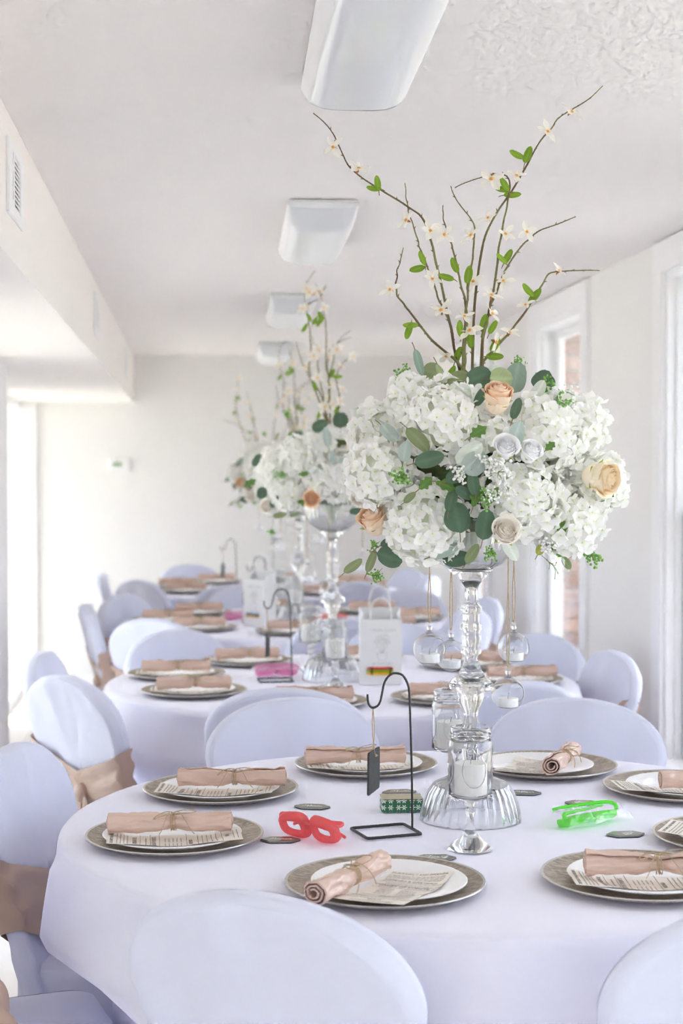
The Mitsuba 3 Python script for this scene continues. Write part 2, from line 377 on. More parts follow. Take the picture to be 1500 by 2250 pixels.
def back_mesh(seed):
    hs = np.r_[np.linspace(-0.13, 0.285, 20), 0.285 + (BACK_L - 0.285) * np.sin(np.linspace(0, pi / 2, 30))[1:]]
    right = np.stack([half_width(hs), hs], 1)
    left = right[::-1][1:] * [-1, 1]
    bottom = np.stack([np.linspace(-0.2, 0.2, 10)[1:-1], np.full(8, -0.13)], 1)
    o = np.vstack([right, left, bottom])
    c = np.array([0, 0.19])
    T = 0.024
    rings = [(0.02, T), (0.3, T), (0.55, T), (0.75, T), (0.88, T), (0.935, T * 0.98), (0.965, T * 0.9), (0.985, T * 0.72), (0.996, T * 0.42), (1.006, 0.003), (1.006, -0.003), (0.996, -T * 0.42), (0.985, -T * 0.72), (0.965, -T * 0.9), (0.935, -T * 0.98), (0.88, -T), (0.75, -T), (0.55, -T), (0.3, -T), (0.02, -T)]
    P = np.array([[((c + (q - c) * s)[0], t, (c + (q - c) * s)[1]) for q in o] for s, t in rings])
    x, y, h = P[..., 0], P[..., 1], P[..., 2]
    pts = np.stack([x * 9 + y * 40, h * 2.6 + x * 3, np.full_like(x, seed * 7.0)], -1)
    w = np.clip(1 - np.abs(x) / 0.26, 0, 1) ** 0.4
    fold = (meshkit.fbm(pts, 3, seed) - 0.5) * 0.040 * w
    ang = np.arctan2(x, h + 0.12)
    fold += 0.010 * (np.abs(meshkit.noise(np.stack([ang * 4.2 + seed, h * 1.3, np.full_like(x, 3.3 * seed)], -1), seed) - 0.5) * 2 - 0.5) * w * np.clip(1.15 - h / BACK_L, 0, 1)
    fold += 0.0025 * np.sin(ang * 21 + seed) * np.clip((0.30 - h) / 0.25, 0, 1)
    P[..., 1] += np.sign(y + 1e-9) * fold * (np.abs(y) > T * 0.8)
    m = sheet(recline(P), wrap_v=True)
    v = np.vstack([m.vertices, m.vertices[:len(o)].mean(0, keepdims=True), m.vertices[-len(o):].mean(0, keepdims=True)])
    n, k = len(P) * len(o), np.arange(len(o))
    f = np.vstack([m.faces, np.stack([np.full(len(o), n), (k + 1) % len(o), k], 1), np.stack([np.full(len(o), n + 1), n - len(o) + k, n - len(o) + (k + 1) % len(o)], 1)])
    m = trimesh.Trimesh(v, f, process=False)
    m.fix_normals()
    return m


def rrect(hx, y0, y1, r, n=9):
    o = []
    for cx, cy, a0 in ((hx - r, y1 - r, 0), (-hx + r, y1 - r, 90), (-hx + r, y0 + r, 180), (hx - r, y0 + r, 270)):
        for a in np.linspace(a0, a0 + 90, n):
            o.append((cx + r * math.cos(math.radians(a)), cy + r * math.sin(math.radians(a))))
    o = np.array(o)
    d = np.r_[0, np.cumsum(np.linalg.norm(np.diff(np.vstack([o, o[:1]]), axis=0), axis=1))]
    t = np.linspace(0, d[-1], 97)[:-1]
    oo = np.vstack([o, o[:1]])
    return np.stack([np.interp(t, d, oo[:, 0]), np.interp(t, d, oo[:, 1])], 1)


SEAT_Y1 = 0.21


def seat_mesh(seed):
    o = rrect(0.185, -0.035, SEAT_Y1, 0.05)
    c = np.array([0, 0.09])
    rows = []
    for s, z in ((0.0003, 0.452), (0.5, 0.452), (0.85, 0.450), (0.95, 0.446), (0.99, 0.438), (1.0, 0.425), (1.0, 0.36), (1.005, 0.27), (1.012, 0.18), (1.02, 0.09), (1.03, 0.004)):
        q = c + (o - c) * s
        drop = max(0, 0.43 - z) / 0.43
        k = np.arange(len(o))
        amp = 0.012 * drop * (np.sin(k * 2 * pi * 9 / 96 + seed) + 0.6 * np.sin(k * 2 * pi * 15 / 96 + 2 * seed))
        nrm = (q - c) / np.linalg.norm(q - c, axis=1, keepdims=True)
        q = q + nrm * np.where(q[:, 1] < SEAT_Y1 - 0.02, amp, np.minimum(amp, 0))[:, None]
        rows.append(np.c_[q, np.full(len(o), z)])
    m = sheet(np.array(rows), wrap_v=True)
    m.fix_normals()
    if m.face_normals[:96, 2].mean() < 0:
        m.invert()
    return m


def sash_mesh(seed):
    rows = []
    a = np.linspace(0, 2 * pi, 121)[:-1]
    for h in np.linspace(0.085, 0.232, 24):
        w = float(half_width(h)) + 0.006
        x = w * np.sign(np.cos(a)) * np.abs(np.cos(a)) ** 0.16
        y = 0.031 * np.sign(np.sin(a)) * np.abs(np.sin(a)) ** 0.35
        u = (h - 0.085) / 0.147
        fold = 0.0055 * np.sin(u * 15 + 2.2 * np.sin(a * 2 + seed) + 3 * np.cos(a)) * (0.4 + 0.6 * np.abs(np.cos(a)))
        sag = -np.clip(1 - np.abs(x / w), 0, 1) ** 0.85 * 0.105 * (1 - 0.25 * u)
        rows.append(np.stack([x, y + np.sign(np.sin(a)) * fold, np.full_like(x, h) + sag], -1))
    m = sheet(recline(np.array(rows)), wrap_v=True)
    m.fix_normals()
    return m


def bow_mesh(seed):
    """knot and two hanging tails at the outer side of the back"""
    ms = []
    kn = trimesh.creation.icosphere(2, 1.0)
    kn.apply_scale((0.024, 0.018, 0.028))
    kn.apply_translation((0, -0.062, 0.515))
    ms.append(kn)
    for s in (-1, 1):
        L = 0.36 + 0.05 * ((seed * 3 + s) % 3)
        v = np.linspace(0, 1, 22)
        rows = []
        for q in np.linspace(-1, 1, 11):
            wd = 0.016 + 0.045 * v ** 0.6
            rows.append(np.stack([s * 0.03 * v ** 0.8 + s * 0.012 + q * wd, -0.066 - 0.004 * v + 0.010 * np.cos(q * 5 + s + seed) * v ** 0.5, 0.51 - L * v + 0.012 * q * v], -1))
        ms.append(sheet(rows))
    return cat(ms)


CH = [dict(back=mikit.ply(back_mesh(i + 1), 'mat_cover', 50), seat=mikit.ply(seat_mesh(i * 1.7), 'mat_cover', 50), sash=mikit.ply(sash_mesh(i * 2.1), 'mat_sash', 50), bow=mikit.ply(bow_mesh(i), 'mat_sash', 40)) for i in range(3)]
# table, angle from the table's centre, distance of the back's foot from it, extra turn, label tail
CHAIRS = [
    (0, -115, 0.835, -8, 'with its plain round back to the camera, nearest of all'),
    (0, -74.5, 0.88, -6, 'cut off by the right bottom corner of the photo'),
    (0, -166, 0.875, 2, 'of which only a tan satin corner shows, cut by the left bottom corner'),
    (0, 158, 0.840, 6, 'with a wide tan sash beside the napkins on the red glasses table'),
    (0, 105, 0.90, 0, 'facing the camera behind the black hook stand and hanging slate tag'),
    (0, 63, 0.90, 0, 'facing the camera, just right of the two mason jars'),
    (1, -147, 0.885, 4, 'tilted beside the left wall door, its tan sash meeting in a point'),
    (1, 178, 0.85, -6, 'half hidden behind the tilted chair by the left wall door'),
    (1, 127, 0.80, 0, 'facing the camera, behind the two left napkins of the second table'),
    (1, -105, 0.775, 0, 'with its back to the camera, peeking out behind the slate tag chair'),
    (1, -62, 0.775, 0, 'with its back to the camera, behind the lowest hanging glass globe'),
    (1, -8, 0.770, 14, 'with tan sash, alone between the brick window and the right window'),
    (1, 31, 0.78, 0, 'pale inside, in front of the brick window'),
    (1, 70, 0.82, 0, 'facing the camera behind the white bag on the second table'),
    (2, -170, 0.80, 0, 'seen edge-on at the left end of the third table'),
    (2, -125, 0.92, 0, 'bluish, with its back to the camera at the left of the third table'),
    (2, 150, 0.78, 0, 'facing right behind the left napkins of the third table'),
    (2, 100, 0.82, 0, 'facing the camera behind the vase of the third table'),
    (2, -80, 0.80, 0, 'with its back to the camera, between vase and bag of the second table'),
    (2, -38, 0.80, 0, 'with its back to the camera at the right of the third table'),
    (2, 4, 0.82, 0, 'seen edge-on behind the tall vase stem, near the far window'),
    (2, 44, 0.79, 0, 'facing the camera at the right end behind the third table'),
    (3, -176, 0.85, 0, 'seen edge-on, farthest left against the back wall'),
    (3, -140, 0.84, 0, 'turned away at the left of the table by the back wall'),
    (3, -103, 0.90, 0, 'bluish, with its back to the camera below the last hook stand'),
    (3, -62, 0.82, 0, 'with its back to the camera at the right of the last table'),
    (3, -24, 0.86, 0, 'seen edge-on by the right wall at the last table'),
    (3, 18, 0.80, 0, 'pale and large, facing left below the front bouquet, at the last table'),
    (3, 120, 0.83, 0, 'facing the camera under the back wall, behind the last napkins'),
]
chair_at = []
for i, (t, a, d, tw, lab) in enumerate(CHAIRS):
    cx, cy = TABLES[t]
    x, y = cx + d * math.cos(math.radians(a)), cy + d * math.sin(math.radians(a))
    turn = a + 90 + tw                                   # local +y looks at the table
    chair_at.append((t, x, y, turn))
    k = thing('banquet_chair', 'white chair ' + lab, 'chair', 'white covered banquet chairs')
    M = tr(x, y, 0) @ rz(turn)
    c = CH[i % 3]
    part(k, 'back_cover', c['back'], M)
    part(k, 'seat_cover', c['seat'], M)
    Ms = M @ tr(0, {0: 0.017, 1: 0.017, 11: -0.017}.get(i, 0), {0: -0.06, 1: -0.06, 11: 0.06}.get(i, 0))
    sk = part(k, 'sash', c['sash'], Ms, 'champagne satin sash')
    part(sk, 'knot', c['bow'], Ms)


def cloth_mesh(t):
    cx, cy = TABLES[t]
    rg = np.random.default_rng(20 + t)
    n = 360
    a = np.arange(n) * 2 * pi / n
    ph = rg.uniform(0, 6.28, 6)
    fold = 0.55 * np.sin(11 * a + ph[0] + 0.7 * np.sin(2 * a + ph[1])) + 0.35 * np.sin(17 * a + ph[2] + 0.9 * np.sin(3 * a + ph[3])) + 0.25 * np.sin(5 * a + ph[4])
    rows = [(0.001, 0.0), (0.2, 0), (0.4, 0), (0.55, 0), (0.66, 0), (0.72, 0), (0.738, -0.0012), (0.748, -0.0045), (0.753, -0.010), (0.756, -0.02)]
    top = [np.stack([r * np.cos(a), r * np.sin(a), np.full(n, TZ + z)], -1) for r, z in rows]
    zs = TZ - 0.02 - np.linspace(0, TZ - 0.022, 34)[1:]
    side = []
    for z in zs:
        drop = (TZ - z) / TZ
        r = 0.757 + 0.020 * drop + 0.062 * (fold + 0.35 * np.sign(fold) * np.abs(fold) ** 2) * np.clip(drop, 0, 1) ** 0.5 * np.clip(drop / 0.05, 0, 1)
        for tt, x, y, turn in chair_at:
            if tt != t:
                continue
            u = np.array([math.cos(math.radians(turn)), math.sin(math.radians(turn))])
            v = np.array([-u[1], u[0]])
            # distance along this ray to the chair's seat front and back plane
            dirs = np.stack([np.cos(a), np.sin(a)], 1)
            den = dirs @ v
            rel = np.array([x - cx, y - cy])
            for off, zt, wd in ((SEAT_Y1 + 0.022, 0.47, 0.225), (0.040, 0.62, 0.235)):
                lim = (rel @ v + off) / np.where(np.abs(den) < 1e-6, 1e-6, den)
                lat = np.abs(((dirs * np.maximum(lim, 0)[:, None]) - rel) @ u)
                w = np.clip((wd + 0.10 - lat) / 0.10, 0, 1) * (lim > 0.2) * (den < 0)
                w = w * w * (3 - 2 * w) * np.clip((zt + 0.12 - z) / 0.12, 0, 1)
                r = np.where(lim < r, r * (1 - w) + lim * w, r)
        side.append(np.stack([r * np.cos(a), r * np.sin(a), np.full(n, z)], -1))
    P = np.array(top + side)
    P[..., 0] += cx
    P[..., 1] += cy
    m = sheet(P, wrap_v=True)
    if m.face_normals[:360, 2].mean() < 0:
        m.invert()
    return m


for t in range(4):
    one('tablecloth', mikit.ply(cloth_mesh(t), 'mat_cloth', 60), 'white floor-length cloth over the round ' + TNAME[t], 'tablecloth', group='white round tablecloths')


# ------------------------------------------------------------------ place settings
TOP = TZ + 0.0015


def taupe(p, n, uv):
    g = tfbm(p.x * 30, p.y * 520, octaves=2) * 0.6 + tfbm(p.x * 160, p.y * 160, octaves=2) * 0.4
    return mix((0.27, 0.225, 0.18), (0.52, 0.45, 0.38), smoothstep(0.25, 0.8, g))


bumped('mat_charger', proc(taupe), 0.38, lambda p, n, uv: tfbm(p.x * 60, p.y * 420, octaves=2), 0.0012, 0.7, eps=1e-3, metallic=0.35)
princ('mat_rim', (0.62, 0.60, 0.57), 0.25, 0.7, metallic=0.7)
princ('mat_plate_white', (0.86, 0.86, 0.88), 0.10, 0.6)
diffuse('mat_paper', (0.90, 0.85, 0.78))
diffuse('mat_ink', (0.30, 0.28, 0.27))
diffuse('mat_ink_soft', (0.46, 0.43, 0.40))
diffuse('mat_twine', proc(lambda p, n, uv: mix((0.38, 0.27, 0.16), (0.62, 0.50, 0.34), tnoise(p.x * 900, p.y * 900, p.z * 900))))
CR, PR = 0.160, 0.124
CHG = mikit.ply(lathe([(0, 0.0), (0.105, 0.0), (0.120, 0.003), (CR - 0.012, 0.0085), (CR - 0.004, 0.0125), (CR - 0.004, 0.0152), (CR - 0.012, 0.0112), (0.118, 0.0058), (0.105, 0.0045), (0, 0.0045)], 96), 'mat_charger', 40)
CHR = mikit.ply(lathe([(CR - 0.0048, 0.0122), (CR - 0.001, 0.0132), (CR, 0.0148), (CR - 0.001, 0.0164), (CR - 0.0048, 0.0156), (CR - 0.0048, 0.0122)], 96), 'mat_rim', 60)
PLT = mikit.ply(lathe([(0, 0.0015), (0.070, 0.0015), (0.073, 0.0), (0.076, 0.0), (0.079, 0.003), (0.098, 0.0095), (PR - 0.001, 0.0135), (PR, 0.0148), (PR - 0.0015, 0.0158), (0.099, 0.0122), (0.084, 0.0058), (0.078, 0.0036), (0.07, 0.003), (0, 0.003)], 96), 'mat_plate_white', 40)


def dish(x, y):
    """height of a card that lies on a plate"""
    r = np.hypot(x, y)
    u = np.clip((r - 0.060) / 0.062, 0, 1)
    return 0.0045 + 0.0125 * u * u * (3 - 2 * u) + np.clip(r - 0.122, 0, 1) * 0.10


MW, ML = 0.056, 0.118


def card_mesh(ox, oy, ang):
    ca, sa = math.cos(ang), math.sin(ang)
    u, v = np.meshgrid(np.linspace(-MW, MW, 13), np.linspace(-ML, ML, 31), indexing='ij')
    x, y = ox + u * ca - v * sa, oy + u * sa + v * ca
    return sheet(np.stack([x, y, dish(x, y)], -1))


def on_card(m, ox, oy, ang):
    m = m.copy()
    v = m.vertices
    x = ox + v[:, 0] * math.cos(ang) - v[:, 1] * math.sin(ang)
    y = oy + v[:, 0] * math.sin(ang) + v[:, 1] * math.cos(ang)
    m.vertices = np.stack([x, y, dish(x, y) + 0.0003 + v[:, 2]], 1)
    return m


def print_mesh(soft):
    """the printing of the card, in its own plane: headings and rules, or the lines of small type"""
    rg = random.Random(3)
    ms = []

    def head(t, y, h, w):
        m = meshkit.text_mesh(t, h, 0.0002)
        m.apply_scale((w / (m.bounds[1][0] - m.bounds[0][0]), 1, 1))
        m.apply_translation((-(m.bounds[0][0] + m.bounds[1][0]) / 2, y, 0))
        ms.append(m)

    def rule(y): ms.append(cat([box(x, x + 0.012, y - 0.0004, y + 0.0004, 0, 0.0002) for x in np.arange(-0.050, 0.049, 0.0122)]))

    def small(y, x0, x1, h=0.0016):
        x = x0
        while x < x1:
            w = rg.uniform(0.003, 0.009)
            ms.append(box(x, min(x + w, x1), y - h / 2, y + h / 2, 0, 0.0002))
            x += w + 0.0016
    if not soft:
        head('OUR FAMILY AND FRIENDS', 0.107, 0.0052, 0.096)
        head('FOREVER & GRATEFUL', 0.066, 0.0072, 0.090)
        head('ORDER OF EVENTS', 0.032, 0.0072, 0.084)
        head('MENU', -0.032, 0.0070, 0.030)
        head('BAR', -0.096, 0.0062, 0.022)
        for y in (0.060, 0.042, 0.026, -0.022, -0.084):
            rule(y)
    else:
        for y in (0.100, 0.094, 0.088, 0.082):
            small(y, -0.048, 0.048)
        small(0.050, -0.036, 0.036, 0.0022)
        for y in (0.016, 0.009, 0.002, -0.005, -0.012):
            small(y, -0.034, -0.008)
            small(y, 0.002, 0.030)
        for y in (-0.042, -0.050, -0.058, -0.066, -0.074):
            small(y, -0.046, 0.046)
        for y in (-0.104, -0.111):
            small(y, -0.034, 0.034)
    return cat(ms)


PRINT, SMALL = print_mesh(False), print_mesh(True)
for q in (PRINT, SMALL):
    pass


def split_long(m): return trimesh.Trimesh(*trimesh.remesh.subdivide_to_size(m.vertices, m.faces, 0.02), process=False)


PRINT, SMALL = split_long(PRINT), SMALL


def napkin_meshes(seed):
    rg = np.random.default_rng(seed)
    th = np.linspace(0, 2 * pi * 2.7, 110)
    r = 0.0055 + (0.0200 - 0.0055) * th / th[-1]
    poly = LineString(np.stack([r * np.cos(th + seed), r * np.sin(th + seed)], 1)).buffer(0.00115, 3).simplify(0.00012)
    ext = np.array(poly.exterior.coords)[:-1]
    L, n = 0.216, 44
    xs = np.linspace(-L / 2, L / 2, n)
    rows = []
    k = np.arange(len(ext))
    rr, aa = np.hypot(*ext.T), np.arctan2(ext[:, 1], ext[:, 0])
    for x in xs:
        s = 1.0 - 0.40 * math.exp(-((x - 0.006) / 0.020) ** 2) + 0.05 * math.sin(x * 26 + seed) + 0.10 * np.clip(abs(x) - 0.085, 0, 1) / 0.022
        bump = 1 + 0.28 * (meshkit.fbm(np.stack([np.full_like(aa, x * 34 + seed * 9), np.cos(aa) * 1.6, np.sin(aa) * 1.6], -1), 3, seed) - 0.5) * 2.0
        # a diagonal edge of the cloth round the roll
        d = (aa - x * 42 + seed) % (2 * pi)
        lip = np.where((rr > 0.017), 0.0024 * np.clip(1 - d / 0.5, 0, 1), 0)
        q = ext * (s * bump)[:, None] + ext / rr[:, None] * lip[:, None]
        end = 0.004 * math.cos(seed + 3) * 0
        rows.append(np.stack([np.full(len(ext), x) + 0.006 * (1 - rr / 0.02) * (-1 if x < 0 else 1) * (abs(x) > 0.1), q[:, 0], q[:, 1] * 0.92], -1))
    m = sheet(np.array(rows), wrap_v=True)
    tv, tf = trimesh.creation.triangulate_polygon(Polygon(ext), engine='earcut')
    from scipy.spatial import cKDTree
    idx = cKDTree(ext).query(tv)[1]
    f0 = idx[tf]
    f1 = f0[:, ::-1] + (n - 1) * len(ext)
    m = trimesh.Trimesh(m.vertices, np.vstack([m.faces, f0, f1]), process=False)
    m.fix_normals()
    m.apply_translation((0, 0, 0.0195))
    # twine: three turns, two loops, two tails
    ms = []
    t = np.linspace(0, 2 * pi, 41)[:-1]
    for j in range(3):
        ms.append(tube(np.stack([0.006 + 0.003 * (j - 1) + 0.0015 * np.cos(t + j), 0.0165 * np.cos(t), 0.0195 + 0.0158 * np.sin(t)], 1), 0.0009, 6, closed=True))
    kn = np.array([0.006, -0.006, 0.0355])
    for s, ln, dy in ((1, 0.040, rg.uniform(-0.5, 0.2)), (-1, 0.034, rg.uniform(-1.0, -0.3))):
        u = np.linspace(0, 2 * pi, 30)
        loop = kn + np.stack([s * ln * (1 - np.cos(u)) / 2, -0.013 * np.sin(u) + dy * 0.03 * (1 - np.cos(u)) / 2, 0.010 * np.sin(u / 2) ** 2 - 0.012 * ((1 - np.cos(u)) / 2) ** 2 * abs(dy) * 1.6], 1)
        ms.append(tube(loop, 0.0009, 6))
        v = np.linspace(0, 1, 14)
        ms.append(tube(kn + np.stack([s * (0.012 + rg.uniform(0.01, 0.03)) * v, -0.028 * v + 0.004 * np.sin(v * 7), -0.026 * v ** 1.5 + 0.006 * np.sin(v * 5)], 1), 0.0008, 6))
    return m, cat(ms)


NAP = []
for i in range(4):
    a_, b_ = napkin_meshes(i + 1)
    NAP.append((mikit.ply(a_, 'mat_satin', 50), mikit.ply(b_, 'mat_twine', 50)))

CARD_CACHE = {}


def setting(x, y, where, nap, card, plate=(0, 0), detail=True):
    """charger, plate, card and napkin roll; nap and card: (dx, dy, degrees) from the charger's centre, in the room's directions"""
    M = tr(x, y, TOP)
    i = len([k for k in labels if k.startswith('charger_plate')])
    k = thing('charger_plate', 'taupe wood-grain charger plate with silver rim ' + where, 'charger plate', 'chargers on the tables')
    part(k, 'dish', CHG, M)
    part(k, 'rim', CHR, M, 'silver rim')
    Mp = tr(x + plate[0], y + plate[1], TOP + 0.0048)
    one('dinner_plate', PLT, 'shiny white dinner plate ' + where, 'plate', Mp, 'white dinner plates')
    if card is not None:
        k = thing('menu_card', 'cream printed menu card on the plate ' + where, 'menu card', 'printed menu cards')
        ang = math.radians(card[2])
        ck = (card, plate)
        if ck not in CARD_CACHE:
            ox, oy = card[0] - plate[0], card[1] - plate[1]
            CARD_CACHE[ck] = (mikit.ply(card_mesh(ox, oy, ang), 'mat_paper', True),
                              mikit.ply(on_card(PRINT, ox, oy, ang), 'mat_ink') if detail else None, mikit.ply(on_card(SMALL, ox, oy, ang), 'mat_ink_soft'))
        c = CARD_CACHE[ck]
        part(k, 'sheet', c[0], Mp)
        if detail:
            part(k, 'headings', c[1], Mp, 'dark printed headings and rules', 'stuff')
        part(k, 'small_print', c[2], Mp, 'lines of small grey print', 'stuff')
    k = thing('napkin_roll', 'rolled rose-gold satin napkin tied with twine ' + where, 'napkin', 'satin napkin rolls')
    v = NAP[i % 4] if len(nap) < 4 else NAP[nap[3]]
    Mn = tr(x + nap[0], y + nap[1], TOP + 0.0225) @ rz(nap[2])
    part(k, 'roll', v[0], Mn)
    part(k, 'twine_bow', v[1], Mn, 'twine bow')


S1 = [
    (0.298, 2.428, 'by the two name tags at the front', (-0.065, -0.075, 56, 0), (0.010, -0.060, -28), (0.005, -0.012)),
    (-0.039, 2.785, 'left of the red glasses, nearer the camera', (-0.008, -0.030, -1, 1), (0.0, -0.052, 92), (-0.004, -0.015)),
    (0.050, 3.190, 'behind the left one, beside the tilted chair', (0.022, -0.040, -5, 2), (-0.012, -0.050, 84), (-0.003, -0.012)),
    (0.378, 3.430, 'behind the hanging slate tag', (-0.030, -0.060, -3, 3), (-0.02, -0.060, 90), (0, -0.012)),
    (0.774, 3.378, 'right of the mason jars, at the far edge', (0.022, -0.075, 64, 2), (-0.045, -0.045, 155), (-0.02, -0.01)),
    (1.000, 3.120, 'at the right edge, behind the green glasses', (0.045, -0.075, -3, 1), (-0.03, -0.05, 88), (0.01, -0.01)),
    (0.975, 2.680, 'half cut off by the right photo edge', (0.04, -0.04, 10, 0), (-0.03, -0.02, 60), (0, -0.01)),
    (0.712, 2.425, 'at the bottom right, above the cut-off chair', (0.010, -0.045, -9, 3), (-0.005, -0.050, 84), (0.004, -0.012)),
]
for x, y, w, nap, card, pl in S1:
    setting(x, y, w, nap, card, pl)
rs = random.Random(12)
S2 = [(-150, 'nearest the tilted chair on the second table'), (166, 'second along the left edge of the second table'), (122, 'behind the second hook stand'), (-104, 'behind the round chair back, below the second vase'),
      (-62, 'behind the front hook stand, on the second table'), (-12, 'below the right hanging globes, on the second table'), (33, 'behind the front vase stem, on the second table'), (78, 'behind the second vase and white bag')]
S3 = [(-138, 'nearest at the left of the third table'), (180, 'leftmost on the third table'), (138, 'at the far left of the third table'), (92, 'at the far side of the third table'), (44, 'at the far right of the third table'), (0, 'rightmost on the third table'),
      (-46, 'right of the white bag, on the third table'), (-92, 'behind the second hook stand, on the third table')]
S4 = [(-150, 'nearest at the left of the last table'), (123, 'beside the last hook stand'), (165, 'farthest left on the last table'), (78, 'at the far side of the last table'), (30, 'at the far right of the last table'), (-15, 'rightmost on the last table'), (-60, 'nearest at the right of the last table')]
for t, S in ((1, S2), (2, S3), (3, S4)):
    for a, w in S:
        x, y = TABLES[t][0] + 0.545 * math.cos(math.radians(a)), TABLES[t][1] + 0.545 * math.sin(math.radians(a))
        right = abs(a) < 60
        setting(x, y, w, (0.0 if not right else 0.02, -0.045, rs.uniform(-8, 8)), (-0.01, -0.05, 90), (0, -0.012), t == 1)


# ------------------------------------------------------------------ glass: vase, jars, hanging globes
def flute(n, amp, z0, z1):
    def f(z, r, a):
        w = np.clip((z - z0) / (0.15 * (z1 - z0)), 0, 1) * np.clip((z1 - z) / (0.10 * (z1 - z0)), 0, 1)
        return 1 + amp * w * (2 * np.abs(np.cos(n * a / 2)) - 1)
    return f


# heights above the table; the foot is an upturned fluted bowl, the stem a stack of glass candlesticks, the top a fluted bowl
foot = lathe([(0, 0.079), (0.026, 0.079), (0.052, 0.0765), (0.070, 0.068), (0.081, 0.052), (0.088, 0.030), (0.094, 0.010), (0.097, 0.0), (0.0935, 0.0), (0.090, 0.009), (0.084, 0.029), (0.077, 0.050), (0.067, 0.0645), (0.050, 0.0725), (0.026, 0.075), (0, 0.075)], 288, flute(30, 0.040, 0.0, 0.072))
stem_p = [(0, 0.0795), (0.024, 0.0795), (0.026, 0.084), (0.018, 0.090), (0.015, 0.105), (0.017, 0.120), (0.019, 0.135), (0.0135, 0.147), (0.0145, 0.155), (0.020, 0.168), (0.0165, 0.180), (0.012, 0.195), (0.014, 0.207), (0.021, 0.222), (0.0245, 0.236), (0.026, 0.243), (0.041, 0.250), (0.0425, 0.256), (0.041, 0.262), (0.030, 0.272), (0.021, 0.284), (0.0145, 0.298), (0.0125, 0.306), (0.0125, 0.312), (0.0185, 0.318), (0.0195, 0.324), (0.0150, 0.331), (0.0175, 0.340), (0.0195, 0.346), (0.0165, 0.354), (0.0165, 0.360), (0.0205, 0.366), (0.0195, 0.372), (0.0155, 0.378), (0.0155, 0.392), (0.0195, 0.398), (0.0205, 0.404), (0.0140, 0.413), (0.0115, 0.422), (0.0115, 0.437), (0.0150, 0.448), (0.026, 0.462), (0.040, 0.473), (0.0435, 0.4755), (0.0435, 0.4785), (0, 0.4785)]
stem = lathe(stem_p, 72, lambda z, r, a: 1 + 0.06 * np.cos(8 * a) * ((z > 0.10) & (z < 0.24) | (z > 0.306) & (z < 0.44)))
bowl = lathe([(0, 0.479), (0.040, 0.479), (0.058, 0.488), (0.076, 0.506), (0.086, 0.528), (0.091, 0.555), (0.0935, 0.575), (0.0905, 0.576), (0.0875, 0.555), (0.082, 0.530), (0.072, 0.510), (0.055, 0.4925), (0.038, 0.484), (0, 0.484)], 288, flute(34, 0.030, 0.500, 0.578))
VASE = [('foot', mikit.ply(foot, 'mat_glass', 25)), ('stem', mikit.ply(stem, 'mat_glass', 25)), ('bowl', mikit.ply(bowl, 'mat_glass', 25))]
jar = lathe([(0, 0.093), (0.033, 0.093), (0.0365, 0.096), (0.0385, 0.096), (0.0390, 0.120), (0.0390, 0.185), (0.0370, 0.193), (0.0345, 0.196), (0.0350, 0.198), (0.0365, 0.199), (0.0350, 0.2015), (0.0350, 0.204), (0.0365, 0.2055), (0.0350, 0.208), (0.0355, 0.2165), (0.0335, 0.2175),
             (0.0325, 0.216), (0.0325, 0.198), (0.0350, 0.190), (0.0368, 0.183), (0.0368, 0.120), (0.0362, 0.105), (0.034, 0.0985), (0.031, 0.0965), (0, 0.0965)], 72)
v = jar.vertices
ang = np.arctan2(v[:, 1], v[:, 0])
r0 = np.hypot(v[:, 0], v[:, 1])
jfoot = lathe([(0, 0.0), (0.040, 0.0), (0.0405, 0.003), (0.036, 0.007), (0.022, 0.018), (0.010, 0.032), (0.0062, 0.046), (0.0062, 0.060), (0.0095, 0.068), (0.0062, 0.076), (0.009, 0.084), (0.022, 0.0915), (0.026, 0.0928), (0, 0.0928)], 48)
candle = lathe([(0, 0.0975), (0.027, 0.0975), (0.0285, 0.099), (0.0285, 0.150), (0.027, 0.153), (0.010, 0.1515), (0, 0.1505)], 48)
wick = tube([(0, 0, 0.150), (0.0005, 0, 0.157), (0.002, 0.001, 0.161)], 0.0007, 6)
diffuse('mat_wax', (0.88, 0.87, 0.84))
JAR = [('jar', mikit.ply(jar, 'mat_glass', 25)), ('stem_foot', mikit.ply(jfoot, 'mat_glass', 25))]
# raised pattern on the front of the jar: an oval with lattice lines
pat = []
for t0 in (0, pi / 2, pi, 1.5 * pi):
    u = np.linspace(0, 2 * pi, 40)[:-1]
    aa, zz = t0 + 0.55 * np.cos(u), 0.146 + 0.030 * np.sin(u)
    pat.append(tube(np.stack([0.0392 * np.cos(aa), 0.0392 * np.sin(aa), zz], 1), 0.0011, 5, closed=True))
JAR.append(('relief', mikit.ply(cat(pat), 'mat_glass', 40)))
CANDLE, WICK = mikit.ply(candle, 'mat_wax', 40), mikit.ply(wick, 'mat_ink')

